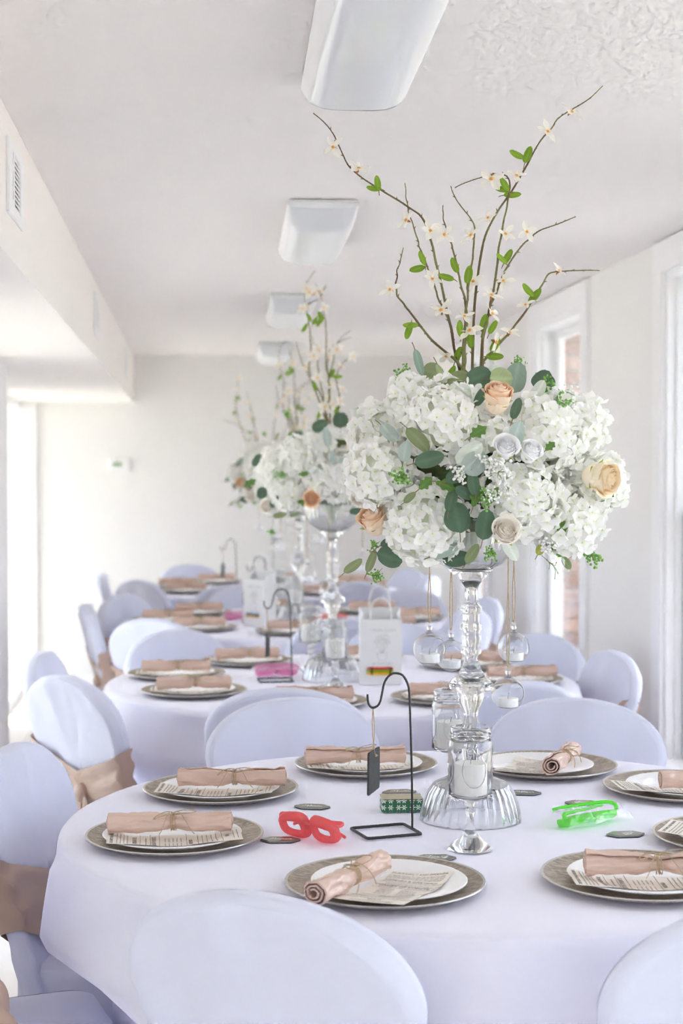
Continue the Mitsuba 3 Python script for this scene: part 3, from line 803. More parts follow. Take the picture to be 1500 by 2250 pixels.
globe = trimesh.creation.icosphere(4, 0.031)
gv, gf = globe.vertices, globe.faces
opening = np.array([0.30, -0.92, 0.18]) / np.linalg.norm([0.30, -0.92, 0.18])
keep = (gv[gf] @ opening).min(1) < 0.031 * 0.80
outer = trimesh.Trimesh(gv, gf[keep], process=True)
outer.remove_unreferenced_vertices()
edge = trimesh.grouping.group_rows(outer.edges_sorted, require_count=1)
be = outer.edges[edge]
nv = len(outer.vertices)
globe = trimesh.Trimesh(np.vstack([outer.vertices, outer.vertices * (0.0302 / 0.031)]), np.vstack([outer.faces, outer.faces[:, ::-1] + nv, np.stack([be[:, 1], be[:, 0], be[:, 0] + nv], 1), np.stack([be[:, 1], be[:, 0] + nv, be[:, 1] + nv], 1)]), process=False)
ring = np.linspace(0, 2 * pi, 41)[:-1]
fo = frame_from(opening)
rim = tube(np.stack([0.0186 * np.cos(ring), 0.0186 * np.sin(ring), np.full(40, 0.0248)], 1) @ fo[:3, :3].T, 0.0011, 6, closed=True)
neck = cat([lathe([(0.008, 0.0295), (0.0058, 0.032), (0.0040, 0.036), (0.0052, 0.040), (0.0048, 0.043), (0, 0.044), ], 20), tube(np.stack([0.0042 * np.cos(ring), 0 * ring, 0.0475 + 0.0042 * np.sin(ring)], 1), 0.0012, 6, closed=True)])
GLOBE = [('bulb', mikit.ply(globe, 'mat_glass', 40)), ('neck', mikit.ply(neck, 'mat_glass', 40))]
FARG = [('bulb', mikit.ply(outer, 'mat_thin_glass', True))] + GLOBE[1:]
tl = lathe([(0, -0.0245), (0.0185, -0.0245), (0.0190, -0.0235), (0.0190, -0.009), (0.0185, -0.0082), (0, -0.0095)], 32)
princ('mat_tealight', (0.88, 0.89, 0.92), 0.4)
TEA, TWICK = mikit.ply(tl, 'mat_tealight', 40), mikit.ply(moved(wick, trans(0, 0, -0.160)), 'mat_ink')


def hang(x, y, z, top, label, spin, t):
    k = thing('hanging_globe', 'clear glass globe hanging on twine, ' + label, 'glass globe', 'hanging glass globes')
    M = tr(x, y, z) @ rz(spin)
    for n, s in (GLOBE if t == 0 else FARG):
        part(k, n, s, M)
    v = np.linspace(0, 1, 12)
    rg = random.Random(int(x * 999 + y * 77))
    st = [tube(np.stack([x + s * 0.0012 + s * 0.0016 * np.sin(v * 6), y + 0 * v, z + 0.0515 + (top - z - 0.0515) * v], 1), 0.0009, 5) for s in (-1, 1)]
    st.append(trimesh.creation.icosphere(1, 0.0024).apply_translation((x, y, z + 0.052)))
    part(k, 'twine', mikit.ply(cat(st), 'mat_twine', 50), None, 'jute twine')
    k = thing('tealight', 'white tealight candle inside the glass globe ' + label, 'candle', 'tealights')
    part(k, 'wax', TEA, tr(x, y, z))
    part(k, 'wick', TWICK, tr(x, y, z))


VN = ['in the front, carrying the sharp big bouquet', 'of the second table beside the white bag', 'of the third table, behind the second hook stand', 'of the last table by the back wall']
VXY = [(0.523, 2.915), (0.436, 4.95), (0.46, 6.95), (0.452, 8.95)]
GL4 = [(-0.088, -0.05, 1.088, 'left of the front vase stem', 20), (-0.022, 0.10, 1.058, 'just behind the front vase stem', -20), (0.054, -0.086, 1.008, 'lowest one, right of the front vase stem', 10), (0.092, 0.045, 1.078, 'right of the front vase stem, above the lowest', 40)]
for t, (x, y) in enumerate(VXY):
    k = thing('glass_vase', 'tall stacked clear glass pedestal vase ' + VN[t], 'vase', 'tall glass vases')
    for n, s in VASE:
        part(k, n, s, tr(x, y, TOP))
    if t == 0:
        for dx, dy, z, lab, spin in GL4:
            hang(x + dx, y + dy, z, 1.285 if dy < 0 else 1.30, lab, spin, t)
    elif t < 3:
        w = ('second', 'third')[t - 1]
        for dx, dy, z, lab in ((-0.085, -0.055, 1.10, 'left'), (0.10, 0.02, 1.13, 'right'), (-0.02, -0.10, 1.05, 'front')):
            hang(x + dx, y + dy, z, 1.30, f'at the {lab} of the {w} vase', 30 * dx, t)
    else:
        hang(x - 0.09, y - 0.05, 1.12, 1.30, 'under the bouquet of the last vase', 0, t)
JX = [(0.479, 2.672, 'in front of the big front vase', 0), (0.520, 3.130, 'half hidden behind the front vase', 0), (0.425, 4.72, 'in front of the second vase', 1), (0.385, 5.20, 'behind the left of the second vase', 1), (0.43, 6.73, 'in front of the third vase', 2), (0.38, 7.2, 'behind the left of the third vase', 2)]
for x, y, lab, t in JX:
    k = thing('mason_jar_goblet', 'clear mason jar on a glass stem ' + lab, 'jar', 'mason jars on stems')
    for n, s in JAR:
        part(k, n, s, tr(x, y, TOP))
    k = thing('pillar_candle', 'white pillar candle inside the mason jar ' + lab, 'candle', 'candles in jars')
    part(k, 'wax', CANDLE, tr(x, y, TOP))
    part(k, 'wick', WICK, tr(x, y, TOP))


# ------------------------------------------------------------------ flower arrangements
# shape lists in millimetres from the arrangement's centre: across, up, then sizes, turns and kind
HYD = [(-80,86,79),(99,63,81),(-199,-11,63),(-118,-94,77),(53,-51,81),(143,-90,75),(207,-26,60),(165,81,60),(-137,129,43),(0,60,51)]
ROS = [(0,121,29,'p',10,60),(189,-15,34,'y',70,-10),(-206,-99,29,'p',-60,60),(12,-114,27,'c',0,22),(5,34,23,'w',0,30),(48,26,21,'w',20,40)]
LV = [(-75,-10,26,13,30,'d'),(-50,-25,24,12,100,'d'),(-95,-30,20,10,-20,'i'),(-40,5,22,11,60,'b'),(-65,-42,20,10,150,'d'),(-85,-55,22,11,75,'d'),(-73,-87,28,27,100,'d'),(-23,-99,28,18,80,'d'),(-57,-165,28,16,5,'d'),(-175,-164,27,20,-20,'d'),(-244,-180,22,9,35,'o'),(-209,-171,23,8,70,'o'),(-175,-137,17,9,20,'d'),(-140,51,29,14,-45,'o'),(-123,16,27,15,15,'d'),(-123,195,26,9,-75,'g'),(-90,178,23,19,-20,'o'),(51,167,29,22,80,'g'),(110,165,22,17,45,'d'),(124,165,17,13,-40,'d'),(-186,64,22,13,-45,'b'),(27,58,27,15,75,'b'),(-47,9,26,21,30,'b'),(-56,26,29,17,40,'w'),(122,-105,17,12,-60,'i'),(207,-111,19,12,60,'g'),(220,-56,29,17,60,'i'),(34,107,21,9,70,'d'),(-81,-148,29,12,20,'b'),(-34,-154,21,10,60,'o'),(94,-146,14,8,60,'y'),(-56,163,22,15,20,'o'),(-17,167,26,19,20,'d'),(21,163,22,21,0,'l'),(-26,129,21,9,60,'d'),(34,-146,24,12,-60,'w'),(-81,171,24,7,-70,'l'),(-154,-51,14,7,45,'o'),(90,39,12,7,40,'i'),(163,-176,21,6,-70,'w'),(165,-178,14,8,-60,'o'),(-99,129,21,9,30,'w'),(-56,137,26,14,-10,'w'),(9,171,22,12,80,'w'),(86,141,22,12,60,'w'),(-129,-26,17,9,40,'i'),(-39,64,19,10,30,'i'),(176,133,15,8,10,'i'),(-163,30,19,12,80,'b'),(-43,-47,22,10,70,'i'),(-13,-47,17,9,60,'i')]
SP = [(-144,170,'g',19),(-154,159,'g',15),(103,150,'g',21),(124,129,'w',22),(137,107,'w',19),(116,111,'g',22),(-167,-17,'g',22),(-27,-51,'g',21),(-9,-9,'w',26),(-24,9,'w',19),(-69,-13,'w',21),(-17,-43,'w',17),(-193,-195,'g',17),(-197,-141,'g',14),(214,-165,'g',22),(-2,-149,'g',17),(99,-137,'w',21),(124,-146,'g',19),(133,-176,'s',22),(69,197,'g',15),(189,-141,'w',15),(9,-34,'w',15),(75,184,'g',12)]
BR = [[(-21,153),(-37,219),(-50,285),(-62,342),(-72,383),(-81,422),(-88,449),(-95,468),(-105,484),(-128,501),(-175,529),(-223,560),(-247,585),(-260,618),(-274,643),(-307,676)],[(-50,285),(-68,322),(-83,365),(-93,392),(-103,420),(-111,445),(-120,474),(-126,499),(-133,548)],[(-13,178),(-33,202),(-87,248),(-120,289),(-136,311),(-153,334),(-152,367),(-146,392),(-139,418)],[(-24,169),(-25,223),(-23,285),(-33,342),(-46,396),(-54,420),(-62,433),(-70,457),(-74,474),(-74,488)],[(-26,165),(-28,223),(-26,293),(-21,346),(-17,387),(-13,425),(-13,445),(-23,462),(-46,490),(-62,521)],[(-2,161),(-4,243),(-2,305),(3,367),(8,408),(20,449),(39,486),(66,527),(94,577),(115,614),(136,641),(148,659),(189,684),(210,698),(232,721)],[(6,161),(8,248),(24,309),(33,367),(41,425),(49,474),(55,507),(58,540),(51,550),(33,554),(-9,542),(-48,525)],[(10,165),(11,243),(18,285),(33,326),(53,375),(66,396),(94,431),(115,451),(156,466),(191,481)],[(8,161),(13,199),(33,223),(66,260),(98,301),(127,346),(148,377),(177,381),(218,383),(245,383)]]
FL = [(-270,610,150),(-223,569,80),(-130,474,140),(-87,453,0),(-70,435,0),(-83,361,0),(-165,338,140),(-21,433,150),(20,474,150),(49,441,60),(94,449,0),(129,634,0),(173,671,30),(162,379,30),(98,313,110),(72,552,80),(20,544,-90),(-6,355,100),(49,355,0),(24,326,100),(26,293,60),(-66,301,150),(-29,285,100),(-17,260,0),(-58,215,-100),(66,260,60),(39,243,-60)]
TL = [(-186,544,100),(-194,533,180),(72,593,160),(94,593,70),(47,534,120),(41,525,170),(66,518,0),(-111,381,200),(-101,402,110),(-48,381,110),(-56,365,170),(-23,363,80),(43,396,140),(58,402,60),(103,342,130),(117,332,50),(-126,272,180),(-130,260,250),(-37,264,100),(12,276,80),(29,268,60),(-15,243,100),(39,237,60),(38,215,0),(-46,184,60),(-33,219,70)]
BR2 = [[(-16,145),(-42,223),(-65,290),(-72,325),(-68,377),(-68,412),(-70,452),(-80,496),(-83,525),(-87,551),(-83,594),(-70,615),(-52,635)],[(-4,145),(-7,246),(-13,296),(-22,334),(-20,392),(-20,455),(-26,490),(-30,525),(-39,557),(-55,594)],[(-38,554),(-22,586)],[(-81,528),(-48,544)],[(-4,145),(-10,276),(2,334),(13,392),(28,420),(65,450)],[(-7,188),(-10,296),(-13,334),(-7,383),(28,412),(68,428)],[(-13,142),(-39,246),(-54,273),(-74,304),(-91,336),(-103,377),(-112,412)],[(-10,148),(-25,212),(-30,246),(-39,299),(-46,348),(-54,392),(-62,432)],[(7,148),(22,200),(22,246),(13,290),(16,310),(42,348),(80,365)]]
FL2 = [(-83,577,0),(-74,566,0),(-59,560,60),(-39,568,90),(-94,513,180),(-77,516,0),(-27,516,0),(19,386,0),(-42,386,0),(-59,362,0),(-80,328,120),(-46,293,0),(-7,365,0),(-10,229,0),(-1,206,0),(-25,200,0),(31,255,0),(62,360,30),(28,331,60),(-7,270,90),(25,218,0)]
TL2 = [(-74,487,120),(-54,476,60),(-88,452,240),(-39,490,110),(-33,478,60),(-45,467,240),(16,296,0),(-56,267,110),(-42,174,70),(16,191,60),(2,310,60)]
ROS2 = [(45,77,30,'p',30,60),(-85,-90,28,'p',0,0),(62,-90,29,'c',0,0),(-209,-116,23,'c',-60,0)]
HYD2 = [(-114,29,75),(-42,-22,70),(9,-46,61),(-143,-72,58),(-187,0,58),(-56,65,58),(89,-29,65),(161,-14,65),(132,58,61),(45,14,58)]
LV2 = [(12,152,26,25,90,'d'),(-54,133,26,22,20,'d'),(-35,99,32,14,100,'b'),(-228,-75,20,17,80,'d'),(-190,-102,22,13,60,'d'),(-129,-142,17,7,20,'o'),(-172,-145,23,10,10,'o'),(45,123,20,10,-20,'d'),(-20,36,23,10,100,'b'),(16,29,23,10,20,'b'),(-100,-102,26,13,0,'i'),(103,152,20,7,60,'o'),(-245,29,23,12,60,'d'),(-267,-44,23,12,30,'i'),(60,-130,23,12,0,'d'),(-107,-14,17,9,10,'i')]
VCOL = {'type': 'mesh_attribute', 'name': 'vertex_color'}
scene['mat_petal'] = {'type': 'principledthin', 'base_color': VCOL, 'roughness': 0.7, 'diff_trans': 0.45, 'spec_trans': 0.0, 'eta': 1.3}
scene['mat_leaf'] = {'type': 'principledthin', 'base_color': VCOL, 'roughness': 0.55, 'diff_trans': 0.35, 'spec_trans': 0.0, 'eta': 1.4}
scene['mat_stem'] = {'type': 'twosided', 'b': {'type': 'diffuse', 'reflectance': VCOL}}


def vc(m, c): return np.broadcast_to(np.asarray(c, float), (len(m.vertices), 3))


def join(parts):
    """[(mesh, colours)] -> one mesh, colours"""
    return cat([p[0] for p in parts]), np.vstack([p[1] for p in parts])


def petal_patch(L, W, cup=0.3, curl=0.0, n=(6, 5), tip=0.5, base=0.2):
    """a petal along +x in its own plane: length L, width W, cupped across, curled along"""
    t, s = np.meshgrid(np.linspace(0, 1, n[0]), np.linspace(-1, 1, n[1]), indexing='ij')
    w = W / 2 * (base + (1 - base) * np.sin(np.clip(t / 0.62, 0, 1) * pi / 2)) * np.where(t > 0.62, np.sqrt(np.clip(1 - ((t - 0.62) / 0.38) ** 2 * (1 - 0.12), 0, 1)) ** (2 * tip), 1)
    x, y = L * t * (1 - 0.10 * s * s * t), w * s
    z = cup * W * (s * s) * 0.35 + curl * L * t * t
    return np.stack([x, y, z], -1), t, s


def floret(seed):
    rg = np.random.default_rng(seed)
    ps = []
    for k in range(4):
        P, t, s = petal_patch(0.0180 * rg.uniform(0.85, 1.12), 0.0185 * rg.uniform(0.85, 1.12), 0.45 * rg.uniform(-0.5, 1.3), rg.uniform(-0.40, 0.30), (5, 5), 0.6, 0.25)
        P[..., 2] += 0.0012 * np.sin(t * 5 + k + seed) * s + 0.0008 * (k % 2)
        m = moved(sheet(P), rot((0, 0, 1), 90 * k + rg.uniform(-9, 9)) @ rot((0, 1, 0), rg.uniform(-40, -4)))
        tt = t.reshape(-1, 1)
        ps.append((m, np.array([0.90, 0.94, 0.78]) * (1 - np.clip(tt * 2.8, 0, 1)) + np.array([0.985, 0.98, 0.965]) * np.clip(tt * 2.8, 0, 1)))
    b = trimesh.creation.icosphere(1, 0.0017).apply_translation((0, 0, 0.0012))
    ps.append((b, vc(b, (0.74, 0.80, 0.50))))
    return join(ps)


FLM = [floret(i) for i in range(5)]
FLO = [mikit.ply(m, 'mat_petal', True, color=c) for m, c in FLM]


def rose_mesh(r, kind, seed, tight=0.5):
    col = {'p': ((0.95, 0.64, 0.42), (0.97, 0.79, 0.62)), 'y': ((0.94, 0.78, 0.54), (0.96, 0.86, 0.68)), 'c': ((0.96, 0.88, 0.79), (0.97, 0.94, 0.89)), 'w': ((0.95, 0.94, 0.96), (0.98, 0.98, 0.985))}[kind]
    rg = np.random.default_rng(seed)
    ps = []
    N = 26
    for i in range(N):
        f = i / (N - 1)
        ri = r * (0.06 + 0.80 * f ** 0.9)
        hgt = r * (1.66 + 0.10 * f - 0.42 * f ** 3)
        wid = 3.4 - 1.6 * f
        t, s = np.meshgrid(np.linspace(0, 1, 9), np.linspace(-1, 1, 9), indexing='ij')
        shut = 0.16 * (1 - f) ** 0.5                                   # inner petals close over the heart
        rad = ri * (0.35 + 0.65 * np.sin(np.clip(t * 1.5, 0, 1) * pi / 2)) * (1 - shut * np.clip(t - 0.45, 0, 1) / 0.55) + r * 0.26 * f ** 3 * (np.clip(t - 0.70, 0, 1) / 0.30) ** 1.5
        a = i * 2.399 + s * wid / 2 * (0.55 + 0.45 * np.sin(t * pi * 0.62))
        z = hgt * t * (1 - 0.10 * s * s * t) - r * 0.16 * f ** 3 * (np.clip(t - 0.75, 0, 1) / 0.25) ** 2 + r * 0.03 * np.sin(s * 3 + i)
        rad = rad * (1 + 0.05 * np.sin(s * 2.5 + i * 1.7) * t) + 0.0006 * s
        m = sheet(np.stack([rad * np.cos(a), rad * np.sin(a), z - r * 0.55], -1))
        k = np.clip(0.35 * f + 0.70 * t.reshape(-1, 1) ** 2 + 0.08, 0, 1)
        ps.append((m, np.array(col[0]) * (1 - k) + np.array(col[1]) * k))
    heart = trimesh.creation.icosphere(2, 1.0)
    heart.apply_scale((r * 0.74, r * 0.74, r * 0.92))
    heart.apply_translation((0, 0, -r * 0.02))
    ps.append((heart, vc(heart, np.array(col[1]))))
    cal = lathe([(0, -r * 0.62), (r * 0.30, -r * 0.60), (r * 0.36, -r * 0.48), (0, -r * 0.4)], 12)
    m, c = join(ps)
    sep = [(cal, vc(cal, (0.36, 0.45, 0.16)))]
    for k in range(5):
        P, t, s = petal_patch(r * 0.95, r * 0.42, 0.2, -0.3, (6, 4), 1.2, 0.5)
        q = moved(sheet(P), rot((0, 0, 1), 72 * k) @ trans(r * 0.2, 0, -r * 0.52) @ rot((0, 1, 0), -50))
        sep.append((q, vc(q, (0.40, 0.50, 0.14))))
    return (m, c), join(sep)


LEAFC = {'d': (0.115, 0.185, 0.125), 'o': (0.25, 0.30, 0.16), 'g': (0.27, 0.36, 0.29), 'b': (0.44, 0.52, 0.48), 'w': (0.72, 0.77, 0.70), 'i': (0.13, 0.24, 0.07), 'y': (0.50, 0.52, 0.14), 'l': (0.42, 0.50, 0.28), 't': (0.22, 0.36, 0.05)}


def leaf_mesh(hl, hw, kind, seed):
    rg = np.random.default_rng(seed)
    t, s = np.meshgrid(np.linspace(0, 1, 13), np.linspace(-1, 1, 7), indexing='ij')
    if kind == 'i':
        w = hw * np.sin(np.clip(t, 0, 1) * pi) ** 0.7 * (1 + 0.22 * np.sign(np.sin(t * 19)) * (np.abs(s) > 0.6))
    else:
        w = hw * np.sqrt(np.clip(1 - (2 * t - 1) ** 2, 0, 1)) * (1 + 0.15 * (0.5 - t))
    bend, fold = rg.uniform(-0.35, 0.35), rg.uniform(0.05, 0.28)
    x, y = (t - 0.5) * 2 * hl, w * s
    z = bend * hl * (t - 0.5) ** 2 * 2 + fold * np.abs(y) * 0.6 + 0.05 * hw * np.sin(t * 7 + s * 3 + seed)
    m = sheet(np.stack([x, y, z], -1))
    base = np.array(LEAFC[kind])
    vein = np.clip(1 - np.abs(s) / 0.18, 0, 1) * 0.30 + 0.10 * np.abs(np.sin(t * 16 + np.abs(s) * 5))
    c = base[None] * (1 + vein.reshape(-1, 1) * 0.7) * (0.92 + 0.16 * rg.random())
    st = tube(spline([(-hl * 1.55, 0, -0.004), (-hl * 1.2, 0, -0.001), (-hl * 0.95, 0, 0)], 6), 0.0009, 5)
    return cat([m, st]), np.vstack([c, vc(st, (0.30, 0.22, 0.13))])


def sprig_mesh(kind, size, seed):
    """a small branching sprig along +z: green berries (g), white baby's breath (w) or bare stems (s)"""
    rg = np.random.default_rng(seed)
    ps = []
    gcol = (0.20, 0.40, 0.10)
    n = {'g': 13, 'w': 15, 's': 8}[kind]
    for k in range(n):
        f = rg.uniform(0.15, 1)
        a = rg.uniform(0, 2 * pi)
        o = np.array([math.cos(a), math.sin(a), 0]) * size * rg.uniform(0.25, 0.95) * f
        e = o + np.array([0, 0, size * (1.9 * f - 0.7)])
        st = tube(spline([(0, 0, -size), (0, 0, e[2] - size * 0.5), tuple(e)], 5), 0.0006, 4, cap=False)
        ps.append((st, vc(st, (0.28, 0.38, 0.16))))
        for q in range(4 if kind != 's' else 1):
            d = rg.normal(size=3) * 0.0042
            if kind == 'g':
                b = trimesh.creation.icosphere(1, rg.uniform(0.0018, 0.0028))
                b.apply_translation(e + d)
                ps.append((b, vc(b, np.array(gcol) * rg.uniform(0.7, 1.5))))
            elif kind == 'w':
                b = trimesh.creation.icosphere(1, rg.uniform(0.0019, 0.0032))
                b.vertices *= 1 + 0.25 * np.sin(np.arange(len(b.vertices)) * 2.4)[:, None]
                b.apply_translation(e + d * 1.2)
                ps.append((b, vc(b, (0.92, 0.92, 0.90))))
            else:
                b = trimesh.creation.icosphere(0, 0.0016)
                b.apply_translation(e)
                ps.append((b, vc(b, (0.33, 0.36, 0.18))))
    return join(ps)


def blossom_mesh(seed):
    """a narrow-petalled cream blossom facing +z"""
    rg = np.random.default_rng(seed)
    ps = []
    n = 5 if seed % 2 else 4
    for k in range(n):
        P, t, s = petal_patch(0.031 * rg.uniform(0.85, 1.1), 0.0165 * rg.uniform(0.85, 1.1), 0.5, rg.uniform(-0.25, 0.15), (6, 5), 0.8, 0.35)
        m = moved(sheet(P), rot((0, 0, 1), 360 / n * k + rg.uniform(-8, 8)) @ rot((0, 1, 0), rg.uniform(-30, 5)))
        tt = np.clip(t.reshape(-1, 1) * 4.5, 0, 1)
        ps.append((m, np.array([0.93, 0.72, 0.42]) * (1 - tt) + np.array([0.94, 0.91, 0.83]) * tt))
    for q in range(5):
        b = trimesh.creation.icosphere(1, 0.0016)
        b.apply_translation((0.0022 * math.cos(q * 1.26), 0.0022 * math.sin(q * 1.26), 0.0035))
        ps.append((b, vc(b, (0.88, 0.52, 0.16))))
    cal = lathe([(0, -0.012), (0.0016, -0.011), (0.0035, -0.003), (0, 0.001)], 8)
    ps.append((cal, vc(cal, (0.50, 0.25, 0.10))))
    return join(ps)


def colour_ply(mc, bsdf): return mikit.ply(mc[0], bsdf, True, color=mc[1])


BLO = [colour_ply(blossom_mesh(i), 'mat_petal') for i in range(6)]
TWL = [colour_ply(leaf_mesh(0.0150 + 0.001 * i, 0.0062 + 0.0006 * i, 't', 40 + i), 'mat_leaf') for i in range(4)]
SPR = {k: [colour_ply(sprig_mesh(k, 0.022, 60 + i), 'mat_stem') for i in range(3)] for k in 'gws'}
ROSE = {}


def branch_mesh(pts, r0, r1, seed):
    rg = np.random.default_rng(seed)
    p = spline(pts, 60)
    p = p + (meshkit.noise(np.stack([np.arange(60) * 0.35, np.full(60, seed), np.zeros(60)], 1), 2) - 0.5)[:, None] * np.array([0.004, 0.004, 0.0])
    rad = np.linspace(r0, r1, 60) * (1 + 0.18 * rg.random(60))
    m = tube(p, rad, 7)
    f = np.repeat(np.linspace(0, 1, 60), 7)
    g = meshkit.noise(np.stack([f * 9, np.full(420, seed * 3.0), np.zeros(420)], 1), 4)[:, None]
    c = np.array([0.15, 0.10, 0.065]) * (1 - g) + np.array([0.27, 0.29, 0.13]) * g
    ps = [(m, np.vstack([c, c[:1], c[-1:]]))]
    for k in range(4, 58, 3):                                   # buds along the bark
        if rg.random() < 0.75:
            d = p[k + 1] - p[k]
            d /= np.linalg.norm(d)
            side = np.cross(d, rg.normal(size=3))
            side /= np.linalg.norm(side)
            tip = p[k] + side * (rad[k] + 0.0035) + d * 0.0045
            b = tube(np.array([p[k], p[k] + side * rad[k] + d * 0.002, tip]), np.array([rad[k] * 0.8, 0.0012, 0.0004]), 5)
            ps.append((b, vc(b, (0.22, 0.17, 0.09))))
    return join(ps)


def ell(u, v, a=0.255, b=0.235, c=0.19):
    return -b * math.sqrt(max(0.03, 1 - min(0.97, (u / a) ** 2 + (v / c) ** 2)))


def arrangement(cx, cy, cz, label, hyds, roses, leaves, sprigs, branches, blossoms, tleaves, seed, hero):
    rg = random.Random(seed)
    ng = np.random.default_rng(seed)
    A = thing('flower_arrangement', label, 'flower arrangement', 'tall flower arrangements')
    C = np.array([cx, cy, cz])
    moss = trimesh.creation.icosphere(4, 1.0)
    moss.vertices *= (1 + 0.25 * (meshkit.fbm(moss.vertices * 7 + seed, 3, seed) - 0.5))[:, None] * np.array([0.150, 0.150, 0.105])
    moss.apply_translation(C + (0, 0, -0.01))
    part(A, 'foam_core', colour_ply((moss, vc(moss, (0.10, 0.13, 0.06))), 'mat_stem'), None, 'dark green inner core')
    neck_m = lathe([(0, -0.178), (0.012, -0.176), (0.014, -0.150), (0.030, -0.105), (0, -0.10)], 24)
    neck_m.vertices[:, :2] += (0.523 - 0.5316 if hero else 0, 0)
    neck_m.apply_translation(C)
    part(A, 'foam_foot', colour_ply((neck_m, vc(neck_m, (0.55, 0.60, 0.50))), 'mat_stem'), None, 'pale foot inside the glass bowl')
    heads = []
    for u, v, r in hyds:
        u, v, r = u / 1e3, v / 1e3, r / 1e3
        q = 1 - (u / 0.27) ** 2 - (v / 0.20) ** 2
        heads.append((u, -0.165 * math.sqrt(max(0, q)) + (0.04 if q <= 0 else 0), v, r * 0.94))
    for a in range(7):                                        # the far side, seen only by walking round
        th = pi * (0.08 + 0.84 * (a + 0.5) / 7)
        heads.append((0.185 * math.cos(th), 0.165 * math.sin(th), rg.choice((-0.05, 0.06, 0.01)), 0.072))
    for hi, (u, y, v, r) in enumerate(heads):
        c0 = C + np.array([u, y, v])
        H = free(f'{A}__hydrangea')
        front = hi < len(hyds)
        n = int(4 * pi * r * r / 0.00046)
        k = np.arange(n) + 0.5
        ph, th = np.arccos(1 - 2 * k / n), pi * (1 + 5 ** 0.5) * k + hi
        d = np.stack([np.cos(th) * np.sin(ph), np.sin(th) * np.sin(ph), np.cos(ph)], 1)
        mass, nf = [], 0
        core = trimesh.creation.icosphere(2, r * 0.66)
        core.apply_translation(c0)
        labels[H] = {'label': 'white hydrangea head'}
        part(H, 'heart', colour_ply((core, vc(core, (0.82, 0.86, 0.72))), 'mat_stem'))
        for j in range(n):
            nd = d[j] + ng.normal(size=3) * 0.26
            pos = c0 + d[j] * r * ng.uniform(0.78, 1.05)
            rel = (pos - C) / np.array([0.165, 0.165, 0.115])
            if rel @ rel < 0.75:
                continue
            M = frame_from(nd, spin=ng.uniform(0, 6.28))
            M[:3, :3] *= ng.uniform(0.85, 1.12)
            M[:3, 3] = pos
            i = int(ng.integers(5))
            if hero and front and d[j] @ np.array([0, -0.97, 0.2]) > 0.45 and nf < 28:
                part(H, 'floret', FLO[i], mat(M))
                nf += 1
            else:
                mass.append((moved(FLM[i][0], M), FLM[i][1]))
        if mass:
            m, c = join(mass)
            part(H, 'florets', mikit.ply(m, 'mat_petal', True, color=c), None, 'white four-petalled florets', 'stuff')
    for i, (u, v, r, kd, lx, lz) in enumerate(roses):
        u, v, r = u / 1e3, v / 1e3, r / 1e3
        if (r, kd, i % 3) not in ROSE:
            a_, b_ = rose_mesh(r, kd, seed + i)
            ROSE[(r, kd, i % 3)] = (colour_ply(a_, 'mat_stem'), colour_ply(b_, 'mat_leaf'))
        n = np.array([math.sin(math.radians(lx)), -1.0, math.tan(math.radians(min(75, abs(lz)))) * (1 if lz >= 0 else -1)])
        M = frame_from(n, spin=i * 1.3)
        M[:3, 3] = C + (u, ell(u, v) - 0.030, v)
        k = part(A, 'rose', ROSE[(r, kd, i % 3)][0], mat(M), {'p': 'peach rose', 'y': 'large pale yellow rose', 'c': 'cream rose', 'w': 'white rose'}[kd])
        part(k, 'sepals', ROSE[(r, kd, i % 3)][1], mat(M), 'green sepals')
    LC = {'d': 'dark green eucalyptus leaf', 'o': 'olive green leaf', 'g': 'grey green eucalyptus leaf', 'b': 'pale blue green leaf', 'w': 'whitish leaf', 'i': 'toothed bright green leaf', 'y': 'yellow green leaf', 'l': 'light green leaf'}
    for i, (u, v, hl, hw, an, kd) in enumerate(leaves):
        u, v, hl, hw = u / 1e3, v / 1e3, hl / 1e3, hw / 1e3
        out = math.hypot(u / 0.27, v / 0.20)
        y = ell(u, v) - 0.018 if out < 0.97 else -0.03 - 0.06 * rg.random()
        a = math.radians(an)
        xax = np.array([math.cos(a), 0.30 * rg.uniform(-1, 1), math.sin(a)])
        nrm = np.array([0.35 * rg.uniform(-1, 1), -1, 0.30 + 0.3 * rg.uniform(-1, 1)])
        xax /= np.linalg.norm(xax)
        zax = nrm - xax * (nrm @ xax)
        zax /= np.linalg.norm(zax)
        M = np.eye(4)
        M[:3, 0], M[:3, 1], M[:3, 2], M[:3, 3] = xax, np.cross(zax, xax), zax, C + (u, y, v)
        part(A, 'leaf', colour_ply(leaf_mesh(hl, hw, kd, seed * 100 + i), 'mat_leaf'), mat(M), LC[kd])
    for i, (u, v, kd, r) in enumerate(sprigs):
        u, v = u / 1e3, v / 1e3
        out = math.hypot(u / 0.27, v / 0.20)
        y = ell(u, v) - 0.020 if out < 1 else -0.04
        n = np.array([u * 3, -0.55, v * 3 + 0.1])
        M = frame_from(n, spin=i)
        M[:3, :3] *= r / 22
        M[:3, 3] = C + (u, y, v)
        part(A, {'g': 'berry_sprig', 'w': 'babys_breath', 's': 'bare_sprig'}[kd], SPR[kd][i % 3], mat(M), {'g': 'sprig of tiny green berries', 'w': "white baby's breath sprig", 's': 'bare thin stems'}[kd])
    lines = []
    for i, b in enumerate(branches):
        b = np.array(b, float) / 1e3
        dep = rg.uniform(-0.07, 0.07)
        f = np.linspace(0, 1, len(b))
        base = b[0]
        if i and min(np.hypot(*(base - (0, 0.13))), 9) > 0.12 and lines:       # a side twig: starts on the branch nearest to its foot
            allp = np.vstack(lines)
            y0 = allp[np.argmin(np.hypot(allp[:, 0] - base[0], allp[:, 2] - base[1])), 1]
        else:
            y0 = rg.uniform(-0.02, 0.02)
        p = np.stack([b[:, 0], y0 + dep * f, b[:, 1]], 1)
        lines.append(spline(p, 60))
        big = len(b) > 6
